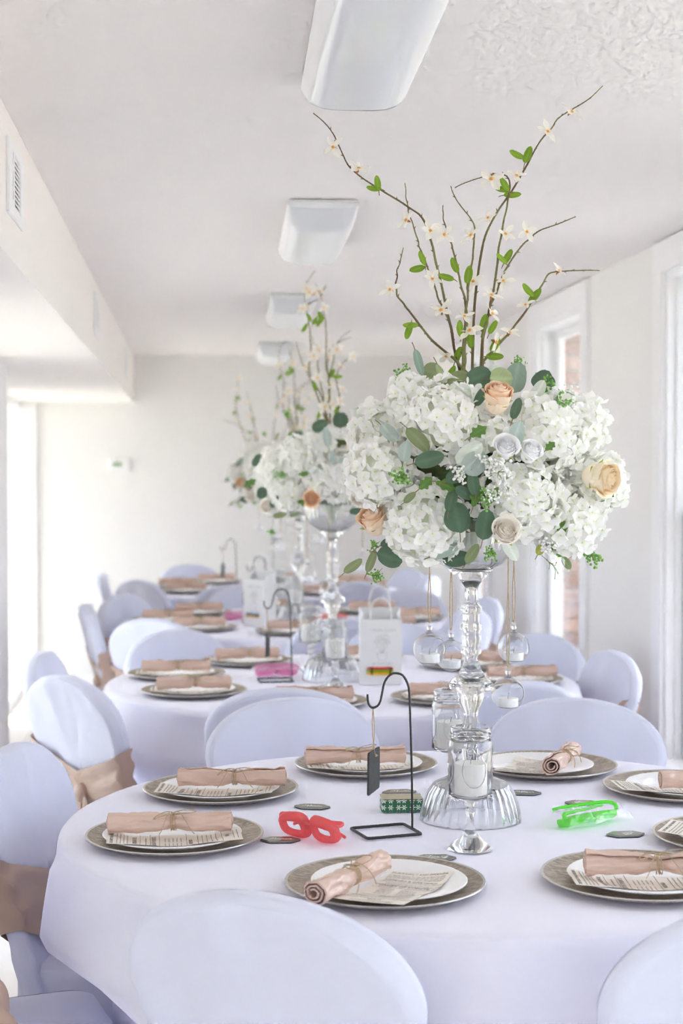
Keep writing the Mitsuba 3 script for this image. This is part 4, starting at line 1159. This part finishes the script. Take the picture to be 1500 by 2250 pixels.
        part(A, 'branch', colour_ply(branch_mesh(p + C, 0.0027 if b[0, 1] < 0.2 else 0.0018, 0.0008, seed * 31 + i), 'mat_stem'), None, 'thin brown budded branch')
    allp = np.vstack(lines)
    own = np.repeat(np.arange(len(lines)), 60)
    bk = [k for k in scene if k.startswith(A + '__branch') and k.count('__') == 1]
    for i, (u, v, an) in enumerate(blossoms):
        u, v = u / 1e3, v / 1e3
        j = np.argmin(np.hypot(allp[:, 0] - u, allp[:, 2] - v))
        a = math.radians(an)
        n = np.array([0.9 * math.cos(a) if an else rg.uniform(-0.35, 0.35), -0.75 if an else -1.0, 0.9 * math.sin(a) if an else 0.25])
        M = frame_from(n + np.array([rg.uniform(-0.5, 0.5), 0, rg.uniform(-0.5, 0.6)]), spin=rg.uniform(0, 6))
        M[:3, :3] *= rg.uniform(0.66, 0.98)
        M[:3, 3] = C + (u, allp[j, 1] - 0.008, v)
        part(bk[own[j]], 'blossom', BLO[i % 6], mat(M), 'cream blossom with an orange centre')
    for i, (u, v, an) in enumerate(tleaves):
        u, v = u / 1e3, v / 1e3
        j = np.argmin(np.hypot(allp[:, 0] - u, allp[:, 2] - v))
        a = math.radians(an)
        xax = np.array([math.cos(a), rg.uniform(-0.4, 0.2), math.sin(a)])
        xax /= np.linalg.norm(xax)
        zax = np.array([rg.uniform(-0.4, 0.4), -1, 0.4])
        zax = zax - xax * (zax @ xax)
        zax /= np.linalg.norm(zax)
        M = np.eye(4)
        M[:3, 0], M[:3, 1], M[:3, 2], M[:3, 3] = xax, np.cross(zax, xax), zax, C + (u, allp[j, 1] - 0.004, v)
        part(bk[own[j]], 'leaf', TWL[i % 4], mat(M), 'bright green leaf')
    return A


def mirror(l): return [(-q[0],) + tuple(q[1:]) for q in l]
def scaled(l, su, sv): return [(q[0] * su, q[1] * sv) + tuple(q[2:]) for q in l]


arrangement(0.5316, 2.915, 1.426, 'sharp front bouquet of white hydrangeas, peach roses and tall budded branches', HYD, ROS, LV, SP, BR, FL, TL, 1, True)
arrangement(0.436, 4.95, 1.432, 'bouquet of white hydrangeas and peach roses half hidden behind the front one', HYD2, ROS2, LV2, SP[::2], BR2, FL2, TL2, 2, False)
B3 = [scaled(b, 0.95, 0.93) for b in BR2[:2] + BR2[4:]]
arrangement(0.46, 6.95, 1.432, 'blurred third bouquet with upright blossoming branches, left of the second one', HYD2, ROS2[1:] + [(-150, 40, 28, 'w', -40, 20)], mirror(LV2), SP[1::2], B3, scaled(FL2[4:], 0.95, 0.93), scaled(TL2[1:], 0.95, 0.93), 3, False)
B4 = [[(-150, 120), (-190, 250), (-215, 330), (-222, 400), (-212, 470), (-203, 545)], [(-60, 140), (-130, 215), (-200, 260), (-300, 300)], [(-100, 140), (-120, 300), (-140, 390), (-160, 470)], [(-10, 140), (0, 280), (20, 400)], [(30, 140), (70, 260), (110, 360)]]
arrangement(0.452, 8.95, 1.432, 'smallest blurred bouquet at the far end with peach roses at its left', HYD, [(-195, -60, 30, 'p', -60, 0), (-110, 60, 30, 'p', -10, 30), (-150, -90, 28, 'c', -20, 0), (60, -80, 28, 'p', 0, 0)], LV[:12] + LV2 + [(-215, 30, 25, 18, 60, 'd'), (-230, -30, 25, 16, 100, 'd'), (-200, 60, 25, 14, 40, 'g'), (-225, -80, 24, 14, 70, 'i')], SP[::2], B4,
            [(-205, 540, 0), (-215, 480, 0), (-222, 300, 0), (-150, 400, 0), (-195, 270, 90), (-140, 320, 0), (-100, 210, 0), (10, 330, 0), (90, 320, 0)], [(-215, 420, 60), (-205, 430, 120), (-140, 225, 20), (-230, 340, 200), (-120, 300, 60), (20, 380, 60)], 4, False)


# ------------------------------------------------------------------ small things on the tables
scene['mat_mirror'] = {'type': 'twosided', 'b': {'type': 'principled', 'base_color': rgb(0.30, 0.30, 0.27), 'metallic': 0.85, 'roughness': 0.16, 'specular': 0.6}}
princ('mat_black', (0.022, 0.022, 0.026), 0.35)
princ('mat_slate', proc(lambda p, n, uv: mix((0.035, 0.036, 0.038), (0.065, 0.065, 0.068), tfbm(p.x * 120, p.y * 120, p.z * 120))), 0.7, 0.3)
diffuse('mat_white_ink', (0.85, 0.85, 0.85))
GLY = {  # cursive strokes, unit height, drawn for this scene
    'J': [[(0.25, 0.95), (0.75, 1.0), (0.62, 0.6), (0.5, 0.1), (0.3, -0.3), (0.05, -0.2), (0.3, 0.05), (0.8, 0.2)], [(0.1, 0.8), (0.3, 1.0), (0.95, 1.02)]],
    'G': [[(0.95, 0.8), (0.7, 1.0), (0.3, 0.8), (0.15, 0.4), (0.4, 0.05), (0.8, 0.2), (0.85, 0.5), (0.55, 0.48)], [(0.85, 0.5), (0.8, -0.1), (0.55, -0.4), (0.35, -0.25), (0.9, 0.1)]],
    'M': [[(0.0, 0.0), (0.2, 0.6), (0.3, 1.0), (0.45, 0.3), (0.7, 1.0), (0.8, 0.4), (0.9, 0.0), (1.05, 0.15)]],
    'o': [[(0.0, 0.15), (0.3, 0.45), (0.1, 0.3), (0.15, 0.03), (0.4, 0.1), (0.42, 0.38), (0.3, 0.45), (0.62, 0.38)]],
    'e': [[(0.0, 0.15), (0.35, 0.3), (0.25, 0.47), (0.1, 0.25), (0.25, 0.02), (0.55, 0.15)]],
    'y': [[(0.0, 0.4), (0.1, 0.1), (0.3, 0.08), (0.45, 0.45), (0.38, -0.1), (0.15, -0.45), (0.05, -0.25), (0.6, 0.15)]],
    'l': [[(0.0, 0.1), (0.3, 0.7), (0.25, 1.0), (0.15, 0.7), (0.2, 0.05), (0.4, 0.1)]],
    'i': [[(0.0, 0.1), (0.2, 0.45), (0.2, 0.05), (0.4, 0.1)]],
    's': [[(0.0, 0.1), (0.25, 0.5), (0.35, 0.15), (0.1, 0.02), (0.5, 0.12)]],
    'a': [[(0.4, 0.4), (0.15, 0.42), (0.05, 0.12), (0.25, 0.02), (0.42, 0.4), (0.42, 0.05), (0.65, 0.12)]],
    'n': [[(0.0, 0.0), (0.08, 0.42), (0.1, 0.1), (0.3, 0.45), (0.4, 0.3), (0.4, 0.05), (0.6, 0.1)]],
}


def script(word, w, h):
    ms, x = [], 0.0
    for ch in word:
        g = GLY[ch]
        for st in g:
            p = np.array(st)
            p = np.c_[p[:, 0] + x + p[:, 1] * 0.25, p[:, 1], 0 * p[:, 0]]
            ms.append((spline(p, 5 * len(p)), ch.isupper()))
        x += max(q[0] for st in g for q in st) - 0.05
    P = [(p - (x / 2, 0.4, 0)) * (w / x, h, 1) for p, _ in ms]
    out = []
    for p in P:
        m = tube(p, 0.00075, 4)
        m.vertices[:, 2] *= 0.35
        out.append(m)
    return cat(out)


def hexagon(l, w, z0, z1, c=0.0006):
    pts = [(l / 2, 0), (l * 0.27, w / 2), (-l * 0.27, w / 2), (-l / 2, 0), (-l * 0.27, -w / 2), (l * 0.27, -w / 2)]
    return trimesh.convex.convex_hull(np.array([(x * (1 - (c * 2 / w) * e), y * (1 - (c * 2 / w) * e), z) for z, e in ((z0, 0), (z1 - c, 0), (z1, 1)) for x, y in pts]))


HX = mikit.ply(hexagon(0.072, 0.036, 0, 0.003), 'mat_mirror')
HXE = mikit.ply(hexagon(0.0735, 0.0368, -0.0006, 0.0004), 'mat_black')
for x, y, a, word, lab in ((0.228, 3.040, -14, 'Alison', 'behind the red glasses'), (0.150, 2.768, -4, 'Nnnea', 'between the left charger and the red glasses'), (0.418, 3.165, 4, 'Alison', 'behind the green gift box'),
                           (0.407, 2.612, -6, 'JoeG', 'with big white lettering, in front of the stemmed jar'), (0.331, 2.614, 0, 'Melisa', 'half hidden behind the front napkin roll'), (0.673, 3.133, -12, 'Allenn', 'right of the front mason jar'),
                           (0.770, 3.024, -12, 'Sonia', 'partly covered by the green glasses'), (0.780, 2.752, 2, 'G', 'above the bottom right napkin roll')):
    k = thing('name_tag', 'mirrored hexagonal name tag ' + lab, 'name tag', 'mirrored name tags')
    M = tr(x, y, TOP + 0.0006) @ rz(a)
    part(k, 'plate', HX, M)
    part(k, 'edge', HXE, M)
    word = ''.join(c if c in GLY else {'A': 'M', 'N': 'M', 'S': 'G'}.get(c, 'n') for c in word)
    part(k, 'lettering', mikit.ply(moved(script(word, 0.040 if len(word) > 2 else 0.022, 0.013), trans(0, 0, 0.0031)), 'mat_white_ink'), M, 'white cursive lettering')


def hook_stand(x, y, ang, lab, tag_ang, tag_dz=0.0, tagname=None):
    """x, y: foot of the upright; the base and the hook reach along ang"""
    k = thing('hook_stand', 'thin black wire hook stand ' + lab, 'hook stand', 'black wire hook stands')
    M = tr(x, y, TOP) @ rz(ang)
    b = np.array([(0.014, 0.044), (0.014, -0.044), (-0.092, -0.044), (-0.092, 0.044)])
    o = []
    for i in range(4):
        p, q = b[i], b[(i + 1) % 4]
        d = (q - p) / np.linalg.norm(q - p)
        o += [p + d * 0.006, p + (q - p) * 0.5, q - d * 0.006, q - d * 0.0015 + np.array([-d[1], d[0]]) * -0.0015]
    base = tube(np.c_[np.array(o), np.full(len(o), 0.0030)], 0.0028, 8, closed=True)
    part(k, 'base', mikit.ply(base, 'mat_black', 40), M)
    w = [(0.014, 0, 0.003), (0.013, 0, 0.10), (0.010, 0, 0.20), (0.007, 0, 0.262), (0.001, 0, 0.280), (-0.010, 0, 0.2915), (-0.0225, 0, 0.2935), (-0.034, 0, 0.288), (-0.0425, 0, 0.275), (-0.047, 0, 0.255), (-0.050, 0, 0.243), (-0.056, 0, 0.2345), (-0.0645, 0, 0.232), (-0.0715, 0, 0.237), (-0.0745, 0, 0.246), (-0.075, 0, 0.257)]
    part(k, 'hook', mikit.ply(tube(spline(w, 90), 0.0021, 8), 'mat_black', 40), M)
    # twine loop and slate tag
    h = np.array(M.matrix, float) @ np.array([-0.0645, 0, 0.2296, 1])
    k = thing('slate_tag', 'dark slate tag on the hook stand ' + lab, 'slate tag', 'hanging slate tags')
    zt = h[2] - 0.085 + tag_dz
    Mt = tr(h[0], h[1], zt) @ rz(tag_ang) @ T4().rotate([0, 1, 0], 4)
    pl = Polygon([(-0.056, -0.066), (0.056, -0.066), (0.060, -0.062), (0.060, 0.006), (0.056, 0.010), (-0.056, 0.010), (-0.060, 0.006), (-0.060, -0.062)]).difference(Polygon([(0.0035 * math.cos(t), 0.0035 * math.sin(t)) for t in np.linspace(0, 2 * pi, 16)[:-1]]))
    sm = trimesh.creation.extrude_polygon(pl, 0.0034, engine='earcut')
    sm.apply_transform(rot((1, 0, 0), 90))
    part(k, 'slate', mikit.ply(sm, 'mat_slate'), Mt)
    st = []
    n = np.array([-math.sin(math.radians(tag_ang)), math.cos(math.radians(tag_ang)), 0])
    for s in (-1, 1):
        v = np.linspace(0, 1, 10)[:, None]
        a, b_ = np.array([h[0], h[1], h[2] + 0.004]), np.array([h[0], h[1], zt]) + n * (0.0055 * s - 0.0017) + np.array([0.003 * s, 0, 0])
        st.append(tube(a + (b_ - a) * v + np.array([0.003 * s, 0, 0]) * np.sin(v * pi), 0.0009, 5))
    st.append(trimesh.creation.icosphere(1, 0.003).apply_translation(np.array([h[0], h[1], zt]) - n * 0.0052))
    st.append(tube(np.array([[h[0], h[1], zt] + n * 0.007, [h[0], h[1], zt] - n * 0.010]), 0.001, 5))
    part(k, 'twine', mikit.ply(cat(st), 'mat_twine', 50), None, 'jute twine')


hook_stand(0.384, 2.822, 15, 'beside the red glasses on the front table', 74)
hook_stand(0.290, 4.930, 4, 'beside the pink glasses on the second table', 82)
hook_stand(0.300, 6.890, 0, 'behind the bag with crayons on the third table', 60)
hook_stand(0.215, 8.760, 0, 'on the table by the back wall', 82)


def toy_glasses():
    """party glasses standing on their rims: two rims with thick bevelled fronts, a bridge, two folded temples"""
    def ring(w, h, p=3.2, n=44):
        t = np.linspace(0, 2 * pi, n + 1)[:-1]
        return np.stack([w * np.sign(np.cos(t)) * np.abs(np.cos(t)) ** (2 / p), h * np.sign(np.sin(t)) * np.abs(np.sin(t)) ** (2 / p)], 1)
    rims = []
    for s in (-1, 1):
        prof = [(0.033, 0.0245, -0.002), (0.0335, 0.025, 0.004), (0.031, 0.0225, 0.010), (0.025, 0.0165, 0.013), (0.020, 0.0125, 0.012), (0.0185, 0.0115, 0.008), (0.019, 0.012, 0.002), (0.026, 0.018, -0.002)]
        rows = []
        for w, h, d in prof:
            r = ring(w, h)
            rows.append(np.stack([r[:, 0] + s * 0.0365, -d - 0.06 * (r[:, 0] * s + 0.0), r[:, 1] * (1 - 0.12 * s * r[:, 0] / 0.03)], -1))
        rims.append(sheet(rows, wrap_u=True, wrap_v=True))
    bridge = cat([tube(spline([(-0.010, -0.006, 0.010), (0, -0.011, 0.014), (0.010, -0.006, 0.010)], 10), 0.0042, 8), cbox(-0.008, 0.008, -0.009, 0.002, -0.004, 0.010, 0.002)])
    temples = []
    for s in (-1, 1):
        p = spline([(s * 0.069, 0.001, 0.012), (s * 0.071, 0.007, 0.011), (s * 0.058, 0.013 + 0.003 * s, 0.006), (-s * 0.010, 0.016 + 0.005 * s, -0.006), (-s * 0.050, 0.017 + 0.005 * s, -0.014), (-s * 0.066, 0.016 + 0.005 * s, -0.020)], 24)
        m = tube(p, np.linspace(0.0042, 0.0028, 24), 8)
        temples.append(m)
    return rims, bridge, temples


RM, BG, TP = toy_glasses()
for nm, c in (('red', (1.0, 0.33, 0.34)), ('green', (0.30, 0.97, 0.12)), ('pink', (0.98, 0.55, 0.78)), ('coral', (1.0, 0.42, 0.34))):
    scene['mat_neon_' + nm] = {'type': 'principledthin', 'base_color': rgb(*c), 'roughness': 0.12, 'spec_trans': 0.45, 'diff_trans': 1.0, 'eta': 1.45}


def glasses(x, y, z, ang, tilt, colour, lab, cat_):
    k = thing('party_glasses', lab, cat_)
    M = tr(x, y, z) @ rz(ang) @ T4().rotate([1, 0, 0], tilt)
    for r in RM:
        part(k, 'rim', mikit.ply(r, 'mat_neon_' + colour, 40), M)
    part(k, 'bridge', mikit.ply(BG, 'mat_neon_' + colour, 40), M)
    for t in TP:
        part(k, 'temple', mikit.ply(t, 'mat_neon_' + colour, 40), M)
    return k


def film(k, x, y, z, ang, l, w, seed, lift):
    u, v = np.meshgrid(np.linspace(-1, 1, 46), np.linspace(-1, 1, 22), indexing='ij')
    q = np.stack([u * 4 + seed, v * 2.2, np.full_like(u, seed * 2.0)], -1)
    h = lift * np.sqrt(np.clip(1 - (v * 0.95) ** 2, 0, 1)) * (1 - 0.7 * np.clip(np.abs(u) - 0.8, 0, 1) / 0.2) + 0.012 * (np.abs(meshkit.noise(q * 1.7, seed) - 0.5) * 2) * (1 - v * v)
    P = np.stack([u * l / 2, v * w / 2 * (1 + 0.14 * np.sin(u * 5 + seed)), np.maximum(h, 0.0006)], -1)
    part(k, 'wrapper', mikit.ply(sheet(P), 'mat_thin_glass', 30), tr(x, y, z) @ rz(ang), 'clear crinkled plastic wrapper')


glasses(0.205, 2.765, TOP + 0.0255, -46, 24, 'red', 'neon red see-through party glasses on the front table', 'party glasses')
k = glasses(0.733, 2.850, TOP + 0.0165, 33, 74, 'green', 'neon green party glasses in a clear wrapper on the front table', 'party glasses')
film(k, 0.733, 2.850, TOP, 33, 0.185, 0.075, 3, 0.030)
k = glasses(0.262, 5.060, TOP + 0.0165, 6, 74, 'pink', 'pink wrapped party glasses under the second hook stand', 'party glasses')
film(k, 0.262, 5.060, TOP, 6, 0.19, 0.075, 5, 0.026)
k = glasses(0.200, 7.020, TOP + 0.0165, 4, 74, 'pink', 'pink wrapped party glasses beside the bag on the third table', 'party glasses')
film(k, 0.200, 7.020, TOP, 4, 0.19, 0.075, 6, 0.026)
glasses(0.600, 6.86, TOP + 0.0165, 8, 74, 'coral', 'coral party glasses right of the second hook stand, on the third table', 'party glasses')

# green gift box with a flower print
def flowers_print(p, n, uv):
    x, y = p.x * 75 + p.y * 75, p.z * 75
    cx, cy = dr.floor(x) + 0.5 + (cell_rand(dr.floor(x), dr.floor(y), 3) - 0.5) * 0.25, dr.floor(y) + 0.5
    dx, dy = x - cx, y - cy
    r, a = dr.sqrt(dx * dx + dy * dy), dr.atan2(dy, dx)
    petal = 0.26 + 0.17 * dr.cos(a * 6)
    w = (1 - smoothstep(petal - 0.05, petal + 0.05, r)) * (0.25 + 0.75 * smoothstep(0.05, 0.11, r))
    return mix((0.025, 0.13, 0.055), (0.72, 0.76, 0.72), w)


princ('mat_gift', proc(flowers_print), 0.35)
princ('mat_gift_top', proc(lambda p, n, uv: mix((0.30, 0.27, 0.17), (0.46, 0.42, 0.30), tfbm(p.x * 60, p.y * 160))), 0.3)
k = thing('gift_box', 'small green flower-print box half behind the front vase foot', 'gift box')
M = tr(0.400, 3.000, TOP) @ rz(-1)
part(k, 'box', mikit.ply(cbox(-0.040, 0.040, -0.024, 0.024, 0, 0.0255, 0.0012), 'mat_gift'), M)
part(k, 'lid', mikit.ply(cbox(-0.0405, 0.0405, -0.0245, 0.0245, 0.0256, 0.0272, 0.0006), 'mat_gift_top'), M, 'olive patterned top')

# white paper bags
diffuse('mat_bag', (0.84, 0.84, 0.85))
diffuse('mat_pencil', (0.38, 0.38, 0.40))
for nm, c in (('red', (0.62, 0.07, 0.06)), ('green', (0.24, 0.42, 0.03)), ('yellow', (0.85, 0.45, 0.03)), ('blue', (0.12, 0.22, 0.42)), ('dark', (0.07, 0.06, 0.03))):
    diffuse('mat_crayon_' + nm, c)


def bag(x, y, ang, lab, colours):
    k = thing('paper_bag', lab, 'paper bag')
    M = tr(x, y, TOP) @ rz(ang)
    W, D, H, HB = 0.066, 0.036, 0.205, 0.238
    t = 0.0008

    def wall(p, q, hp, hq, dx, dy):
        v = [(*p, 0), (*q, 0), (*q, hq), (*p, hp)]
        v2 = [(a + dx, b + dy, c) for a, b, c in v]
        return trimesh.convex.convex_hull(np.array(v + v2))
    part(k, 'front_panel', mikit.ply(wall((-W, -D), (W, -D), H, H, 0, t), 'mat_bag'), M)
    part(k, 'back_panel', mikit.ply(wall((-W, D), (W, D), HB, HB, 0, -t), 'mat_bag'), M)
    for s in (-1, 1):
        fold = [(s * W, -D, 0), (s * W, 0, 0), (s * W, D, 0), (s * W, D, HB), (s * (W - 0.014), 0, (H + HB) / 2), (s * W, -D, H)]
        g = trimesh.Trimesh([fold[i] for i in range(6)], [(0, 1, 4), (0, 4, 5), (1, 2, 3), (1, 3, 4)], process=False)
        part(k, 'gusset', mikit.ply(g, 'mat_bag'), M)
    part(k, 'bottom', mikit.ply(box(-W, W, -D, D, 0, 0.001), 'mat_bag'), M)
    for yy, hh in ((-D + 0.003, H), (D - 0.003, HB)):
        p = spline([(-0.033, yy, hh - 0.03), (-0.033, yy, hh + 0.01), (-0.029, yy, hh + 0.040), (-0.015, yy, hh + 0.062), (0, yy, hh + 0.067), (0.015, yy, hh + 0.062), (0.029, yy, hh + 0.040), (0.033, yy, hh + 0.01), (0.033, yy, hh - 0.03)], 50)
        part(k, 'handle', mikit.ply(tube(p, 0.0022, 8), 'mat_bag', 40), M)
    up = rot((1, 0, 0), 90)
    tx = meshkit.text_mesh('WEDDING FUN BAG', 0.0062, 0.0003)
    tx.apply_scale((0.080 / (tx.bounds[1][0] - tx.bounds[0][0]), 1, 1))
    tx.apply_translation((-tx.bounds[0][0] - 0.032, 0.168, 0))
    part(k, 'lettering', mikit.ply(moved(moved(tx, up), trans(0, -D - 0.0002, 0)), 'mat_pencil'), M, 'grey printed lettering')
    # a pencil drawing of a bunch of flowers in a pot, grey outlines
    ln = []
    for fx, fz, fr in ((-0.006, 0.148, 0.008), (0.012, 0.150, 0.009), (-0.016, 0.136, 0.007), (0.004, 0.135, 0.008), (0.020, 0.134, 0.007)):
        u = np.linspace(0, 2 * pi, 33)[:-1]
        rr = fr * (0.8 + 0.25 * np.cos(6 * u))
        ln.append(tube(np.stack([fx + rr * np.cos(u), 0 * u, fz + rr * np.sin(u)], 1), 0.0005, 4, closed=True))
        ln.append(tube(spline([(fx, 0, fz - fr), (fx * 0.5 + 0.001, 0, 0.112), (0.002 + fx * 0.2, 0, 0.100)], 8), 0.0005, 4))
    ln.append(tube(np.array([(-0.014, 0, 0.100), (-0.010, 0, 0.076), (0.014, 0, 0.076), (0.018, 0, 0.100), (-0.014, 0, 0.100)]), 0.0006, 4))
    part(k, 'drawing', mikit.ply(moved(cat(ln), trans(0.002, -D - 0.0003, 0)), 'mat_pencil'), M, 'grey outline drawing')
    rows = cat([box(x0, x0 + w_, -D - 0.0004, -D, 0.0655, 0.0675) for x0, w_ in ((-0.028, 0.014), (-0.012, 0.008), (-0.002, 0.016), (0.016, 0.020))])
    part(k, 'small_print', mikit.ply(rows, 'mat_pencil'), M)
    for i, c in enumerate(colours):
        z = 0.052 - i * 0.0085
        body = moved(lathe([(0, -0.045), (0.0015, -0.045), (0.0022, -0.037), (0.0040, -0.036), (0.0040, 0.040), (0, 0.040)], 12), rot((0, 1, 0), 90))
        body.apply_translation((-0.002, -D - 0.0040, z))
        ck = part(k, 'crayon', mikit.ply(body, 'mat_crayon_' + c, 40), M, c + ' crayon')
        for a in (-0.029, 0.028):
            band = moved(lathe([(0.00405, a), (0.0042, a + 0.0003), (0.0042, a + 0.005), (0.00405, a + 0.0053), (0.00405, a)], 12), rot((0, 1, 0), 90))
            band.apply_translation((-0.002, -D - 0.0040, z))
            part(ck, 'band', mikit.ply(band, 'mat_crayon_dark', 40), M)


bag(0.578, 4.84, -3, 'white paper gift bag with crayons on the second table', ('red', 'green', 'yellow'))
bag(0.275, 6.74, -50, 'blurred white paper bag beside the third hook stand', ('blue', 'yellow'))

# shrub outside the left glazed door, one plant seen through the glass
rg = np.random.default_rng(77)
ps = []
for q in range(420):
    p = rg.normal(size=3)
    p = p / np.linalg.norm(p) * rg.uniform(0.5, 1.0) ** 0.5 * np.array([0.42, 0.5, 0.42]) + np.array([-1.75, 12.6, 1.02])
    M = frame_from(rg.normal(size=3), spin=rg.uniform(0, 6))
    M[:3, 3] = p
    P, t, s = petal_patch(0.07, 0.035, 0.2, -0.1, (4, 3))
    m = moved(sheet(P), M)
    ps.append((m, vc(m, np.array([0.16, 0.30, 0.07]) * rg.uniform(0.7, 1.4))))
k = thing('shrub', 'green shrub outside the left glazed door', 'shrub')
fm, fc = join(ps)
part(k, 'foliage', mikit.ply(fm, 'mat_leaf', True, color=fc), None, None, 'stuff')
tk = cat([tube(spline([(-1.75, 12.6, -0.15), (-1.75 + a * 0.4, 12.6 + b * 0.5, 0.5), (-1.75 + a, 12.6 + b, 1.0)], 8), 0.012, 6) for a, b in ((0.1, 0.1), (-0.15, 0.05), (0.05, -0.2))])
part(k, 'stems', mikit.ply(tk, 'mat_mortar', 40))
